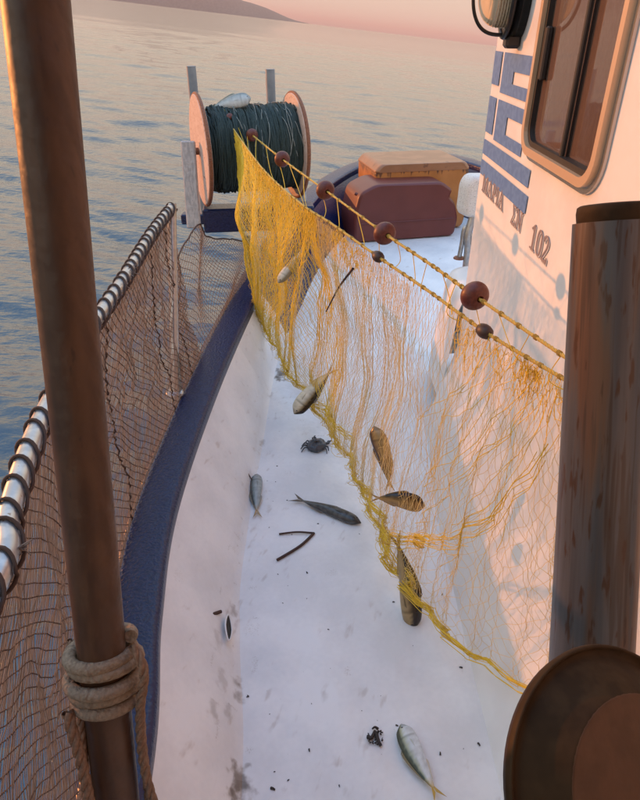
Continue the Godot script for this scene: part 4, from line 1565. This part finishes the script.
# ---------------------------------------------------------------- fish and crab
func fish_mesh(head: Vector3, tail: Vector3, side: Vector3, pal: Array, depth := 0.125, thick := 0.07, bend := 0.0, spread := 1.0) -> MB:
	# pal: back, flank band, belly, tail colours (linear). side = outward normal of the upper flank.
	var b := MB.new()
	var L := head.distance_to(tail)
	var x := (tail - head) / L
	side = (side - x * side.dot(x)).normalized()
	var dv := x.cross(side).normalized()          # towards the back
	var fn := noise(9.0, 3, 3)
	var place := func(s: float, d: float, t: float) -> Vector3:
		var bow := bend * L * sin(s * PI)
		return head + x * (s * L) + dv * (d * L + bow) + side * (t * L)
	var half := func(e: float) -> float:
		var h := depth * (pow(sin(PI * pow(e, 0.62)), 0.75) * 0.95 * (1.0 - 0.25 * e) + 0.10 * e) * (0.5 + 0.5 * smoothstep(-0.02, 0.12, e))
		if e > 0.85: h = maxf(h, 0.016)
		return 0.006 if e < 0.005 else h
	var ns := 34
	var nr := 24
	var rows := []
	var base := b.v.size()
	for q in ns + 1:
		var s := 0.84 * q / ns
		var e := s / 0.84
		var hh: float = half.call(e)
		var ww := hh * thick / depth * (1.0 - 0.45 * smoothstep(0.6, 1.0, e))
		var row := []
		for k in nr + 1:
			var a := TAU * k / nr
			row.append(place.call(s, hh * cos(a), ww * sin(a)))
		rows.append(row)
	for q in ns + 1:
		for k in nr + 1:
			var a := TAU * k / nr
			var du: Vector3 = rows[q][(k + 1) % nr] - rows[q][(k - 1 + nr) % nr]
			var dvv: Vector3 = rows[mini(q + 1, ns)][k] - rows[maxi(q - 1, 0)][k]
			var nn := du.cross(dvv).normalized()
			if nn.dot(dv * cos(a) + side * sin(a)) < 0: nn = -nn
			var c := cos(a)
			var col: Color = pal[2]
			var nz := 0.15 * fn.get_noise_2d(q * 0.05, k * 0.03)
			if c > 0.1: col = (pal[2] as Color).lerp(pal[1], smoothstep(0.12, 0.42, c + nz))
			if c > 0.4: col = (pal[1] as Color).lerp(pal[0], smoothstep(0.5, 0.72, c + nz))
			if q > ns - 5: col = col.lerp(pal[3], (q - ns + 5) / 6.0)
			if q < 3: col = col.lerp(pal[0], 0.45)
			var amt := 0.35 if (pal[2] as Color).g > 0.2 else 1.0
			var mot := 1.0 + amt * (0.8 * fn.get_noise_2d(q * 0.03, a * 0.08) + 0.3 * fn.get_noise_2d(q * 0.1 + 50.0, a * 0.3))
			col = Color(col.r * mot, col.g * mot, col.b * mot)
			# gill cover edge
			if q == 8 and absf(c) < 0.75: col = col.lerp(pal[0], 0.35)
			b.col = col
			b.vert(rows[q][k], nn, Vector2(float(k) / nr, float(q) / ns))
	for q in ns:
		for k in nr:
			var i0 := base + q * (nr + 1) + k
			b.i.append_array(PackedInt32Array([i0, i0 + nr + 1, i0 + 1, i0 + 1, i0 + nr + 1, i0 + nr + 2]))
	# forked tail, thin but solid
	b.col = pal[3]
	for sgn in [1.0, -1.0]:
		var th := 0.004
		var p: Array = [[0.82, 0.012 * sgn], [1.0, 0.085 * sgn * spread], [0.985, 0.075 * sgn * spread], [0.90, 0.006 * sgn], [0.82, 0.0]]
		for f in [th, -th]:
			for k in range(1, 4):
				var a0: Vector3 = place.call(p[0][0], p[0][1], f)
				b.tri(a0, place.call(p[k][0], p[k][1], f * 0.5), place.call(p[k + 1][0], p[k + 1][1], f * 0.5))
	# dorsal, anal and pectoral fins: thin sheets rising from the body's outline
	for fin in [[0.30, 0.72, 1.0, 0.040], [0.50, 0.74, -1.0, 0.026]]:
		b.col = (pal[0] as Color).lerp(pal[3], 0.35) if fin[2] > 0 else (pal[2] as Color).lerp(pal[3], 0.4)
		for f in [0.0015, -0.0015]:
			for k in 10:
				var s0 := lerpf(fin[0], fin[1], k / 10.0)
				var s1 := lerpf(fin[0], fin[1], (k + 1) / 10.0)
				var h0: float = fin[3] * pow(1.0 - k / 10.0, 0.8) * smoothstep(-0.1, 1.5, float(k))
				var h1: float = fin[3] * pow(1.0 - (k + 1) / 10.0, 0.8)
				var b0: float = half.call(s0 / 0.84)
				var b1: float = half.call(s1 / 0.84)
				b.quad(place.call(s0, (b0 - 0.004) * fin[2], f), place.call(s0 + 0.02, (b0 + h0) * fin[2], 0.0), place.call(s1 + 0.02, (b1 + h1) * fin[2], 0.0), place.call(s1, (b1 - 0.004) * fin[2], f))
	b.col = (pal[2] as Color).lerp(pal[1], 0.5)
	for f in [0.0, 0.003]:
		b.tri(place.call(0.24, -0.005, thick * 0.86 + f), place.call(0.37, -0.03, thick * 0.98 + f), place.call(0.26, -0.03, thick * 0.86 + f))
	return b

func add_fish(label: String, ends: Array, side: Vector3, pal: Array, group: String, depth := 0.125, thick := 0.07, bend := 0.0, spread := 1.0) -> void:
	var head: Vector3 = ends[0]
	var tail: Vector3 = ends[1]
	var f := thing("fish", label, "fish", group)
	var b := fish_mesh(head, tail, side, pal, depth, thick, bend, spread)
	part("body", b, M.vc, f)
	var L := head.distance_to(tail)
	var x := (tail - head) / L
	side = (side - x * side.dot(x)).normalized()
	var dv := x.cross(side).normalized()
	for s in [1.0, -1.0]:
		var e := MB.new()
		var c: Vector3 = head + x * 0.075 * L + dv * (0.018 * L + bend * L * 0.2) + side * s * thick * 0.50 * L
		var X := Transform3D(Basis(x, side * s, x.cross(side * s)), c)
		e.lathe([Vector2(0.019 * L, -0.005 * L), Vector2(0.017 * L, 0.004 * L), Vector2(0.009 * L, 0.009 * L), Vector2(0.0, 0.010 * L)], X, 14)
		part("eye", e, M.eye, f)

func on_net(px, py) -> Vector3:
	# nearest point of the hanging net to the sight line of this pixel
	var r := ray(px, py).normalized()
	var best := Vector3.ZERO
	var bd := 1e9
	for a in 120:
		for c in 60:
			var p := along(HL, a / 119.0).lerp(along(BT, a / 119.0), c / 59.0)
			var d := r.cross(p - EYE).length()
			if d < bd:
				bd = d
				best = p
	return best

func hung(head: Array, tail: Array) -> Array:
	# a fish held across the net: both ends at the distance of the net behind its middle
	var m := on_net((head[0] + tail[0]) / 2.0, (head[1] + tail[1]) / 2.0) - EYE
	var f := m.dot(-Basis(Vector3.RIGHT, -deg_to_rad(PITCH)).z) + 0.012
	return [at_d(head[0], head[1], f), at_d(tail[0], tail[1], f + 0.02)]

func make_fish_all() -> void:
	var silver := [Color(0.06, 0.075, 0.05), Color(0.40, 0.42, 0.26), Color(0.62, 0.68, 0.70), Color(0.50, 0.33, 0.07)]
	var dark := [Color(0.022, 0.024, 0.025), Color(0.04, 0.042, 0.04), Color(0.07, 0.07, 0.065), Color(0.12, 0.10, 0.08)]
	var grey := [Color(0.05, 0.055, 0.05), Color(0.16, 0.20, 0.19), Color(0.30, 0.34, 0.34), Color(0.35, 0.24, 0.12)]
	var brown := [Color(0.025, 0.016, 0.01), Color(0.11, 0.065, 0.025), Color(0.34, 0.22, 0.085), Color(0.42, 0.26, 0.08)]
	var pale := [Color(0.22, 0.2, 0.13), Color(0.42, 0.36, 0.24), Color(0.6, 0.52, 0.38), Color(0.45, 0.3, 0.1)]
	var up := Vector3.UP
	var y0 := 0.016
	add_fish("silvery fish with olive back and yellow tail lying on white deck", [at_y(401, 724, y0), at_y(441, 800, y0)], up, silver, "fish on deck", 0.15, 0.075, 0.03)
	add_fish("small grey fish with orange tail on deck beside the bulwark", [at_y(257, 474, 0.012), at_y(257.5, 518, 0.012)], up, grey, "fish on deck", 0.105, 0.07, 0.02, 0.8)
	add_fish("dark slender fish lying above the bent twig on deck", [at_y(361, 523, 0.014), at_y(291, 497, 0.014)], up, dark, "fish on deck", 0.09, 0.075, 0.02)
	# filament beside the small grey fish
	var b := MB.new()
	b.tube(spline([at_y(252, 480, 0.022), at_y(246, 470, 0.045), at_y(239, 460, 0.075)], 6), 0.0022, 5)
	single("loose_ray", b, M.twig, "thin dark filament lying at the small grey fish's head", "filament")
	var toward := Vector3(-0.55, 0.25, 0.8)
	var g := "fish in the net"
	add_fish("pale bellied fish hung crosswise at the net's lower edge", hung([294.0, 414.0], [336.0, 366.0]), toward, [brown[0], Color(0.3, 0.23, 0.12), Color(0.62, 0.55, 0.4), brown[3]], g, 0.15, 0.085, -0.02)
	add_fish("brown fish hanging head up beside the net's yellow gather", hung([374.0, 426.0], [390.0, 492.0]), toward, brown, g, 0.15, 0.09, -0.05)
	add_fish("short brown fish caught level in the net", hung([425.0, 506.0], [370.0, 498.0]), toward, brown, g, 0.19, 0.1, 0.05)
	add_fish("large dark fish hanging head down at the net's foot", hung([413.0, 630.0], [393.0, 530.0]), toward, [brown[0], Color(0.03, 0.021, 0.015), Color(0.34, 0.24, 0.11), brown[3]], g, 0.125, 0.085, 0.05)
	add_fish("pale fish caught high in the net near the reel", hung([278.0, 283.0], [306.0, 244.0]), toward, pale, g, 0.13, 0.08, 0.02)
	add_fish("grey white fish lying on top of the wound reel", [at_z(251, 98, -3.52), at_z(206, 110, -3.52)], Vector3(0, 0.5, 0.8), [Color(0.16, 0.18, 0.17), Color(0.32, 0.36, 0.34), Color(0.45, 0.5, 0.5), Color(0.2, 0.24, 0.14)], "", 0.17, 0.1, 0.02, 0.4)
	# crab on the deck
	var crab := thing("crab", "small dark grey crab on the deck below the net", "crab")
	b = MB.new()
	var c := at_y(316, 446, 0.014)
	var ux := Vector3(0.45, 0, -0.893)
	var uz := Vector3(0.893, 0, 0.45)
	var rows := []
	var fn := noise(6.0, 12, 3)
	for q in 13:
		var th := PI * q / 12.0
		var row := []
		for k in 25:
			var a := TAU * k / 24.0
			var r := 0.046 * (1.0 + 0.16 * cos(a) + 0.05 * cos(a * 5.0)) * sin(th)
			row.append(c + ux * r * cos(a) * 1.05 + uz * r * sin(a) * 0.9 + Vector3(0, 0.022 * cos(th) * (1.0 + 0.5 * fn.get_noise_2d(a, th * 2.0)), 0))
		rows.append(row)
	b.col = Color(0.06, 0.065, 0.075)
	b.sheet(rows)
	for s in [-1.0, 1.0]:
		for k in (4 if s < 0 else 2):
			var a: float = s * (1.3 + 0.36 * k)
			var d := ux * cos(a) + uz * sin(a)
			b.tube(spline([c + d * 0.035, c + d * 0.052 + Vector3(0, 0.004, 0), c + d * 0.062 - ux * 0.012 + Vector3(0, -0.010, 0)], 4), 0.0048, 6, 0.002)
		var d2: Vector3 = ux * 0.85 + uz * s * 0.6
		b.tube(spline([c + d2 * 0.035, c + d2 * 0.055 + uz * s * 0.006, c + d2 * 0.065 - uz * s * 0.008], 5), 0.0075, 7, 0.004)
		b.tube(spline([c + d2 * 0.064 - uz * s * 0.006, c + d2 * 0.075 - uz * s * 0.004, c + d2 * 0.083 - uz * s * 0.012], 4), 0.0055, 6, 0.001)
	part("body", b, M.vc, crab)

# ---------------------------------------------------------------- scraps on the deck
func make_debris() -> void:
	var b := MB.new()
	b.tube(spline([at_y(279, 534, 0.005), at_y(297, 532, 0.008), at_y(314, 533, 0.006)], 6), 0.0036, 7, -1, true)
	b.tube(spline([at_y(314, 533, 0.006), at_y(300, 546, 0.006), at_y(277, 560, 0.005)], 6), 0.005, 7, -1, true)
	single("bent_twig", b, M.twig, "bent brown twig lying in a V on white deck", "twig")
	b = MB.new()
	b.tube(spline([at_y(209, 615, 0.108), at_y(215, 613.5, 0.097), at_y(221, 611.5, 0.087)], 4), 0.0055, 7, -1, true)
	single("short_stick", b, M.twig, "short brown stick by the scupper on the bulwark", "stick")
	b = MB.new()
	for p in [[[368, 736], [371, 738], [375, 731]], [[376, 733], [378, 740], [381, 746]], [[372, 729], [375, 727], [378, 729]]]:
		b.tube(spline([at_y(p[0][0], p[0][1], 0.006), at_y(p[1][0], p[1][1], 0.009), at_y(p[2][0], p[2][1], 0.005)], 5), 0.0055 if p[0][0] != 372 else 0.002, 6, 0.004, true)
	for k in 40:
		var q := at_y(375 + rng.randf_range(-7, 8), 737 + rng.randf_range(-6, 9), 0.006) 
		b.tube(PackedVector3Array([q, q + jit(0.004)]), 0.0018, 4)
	single("seaweed_scrap", b, M.speck, "dark curled seaweed scrap beside the yellow tailed fish", "seaweed")
	b = MB.new()
	b.tube(spline([on_net(351, 268), on_net(344, 284) + Vector3(0, 0.01, 0.01), on_net(337, 292), on_net(326, 311)], 6), 0.0042, 6, 0.0025)
	single("net_twig", b, M.twig, "thin dark twig tangled upright in the yellow net", "twig")
	# countless flecks
	b = MB.new()
	for k in 85:
		var u := rng.randf_range(215, 500)
		var v := rng.randf_range(390, 800)
		var p := at_y(u, v, 0.001)
		if p.x < -0.24 or p.x > 0.42: continue
		var r := 0.001 * pow(rng.randf_range(0.6, 1.9), 2.0)
		if rng.randf() < 0.06: r *= 1.8
		var sp := rng.randf() * TAU
		b.tube(PackedVector3Array([p - Vector3(cos(sp), 0, sin(sp)) * r * 1.2, p + Vector3(0, r * 0.5, 0), p + Vector3(cos(sp), 0, sin(sp)) * r * 1.2]), r * 0.8, 5, r * 0.5, true)
	var o := single("deck_flecks", b, M.speck, "scattered dark flecks of dirt on the white deck", "dirt")
	o.set_meta("kind", "stuff")
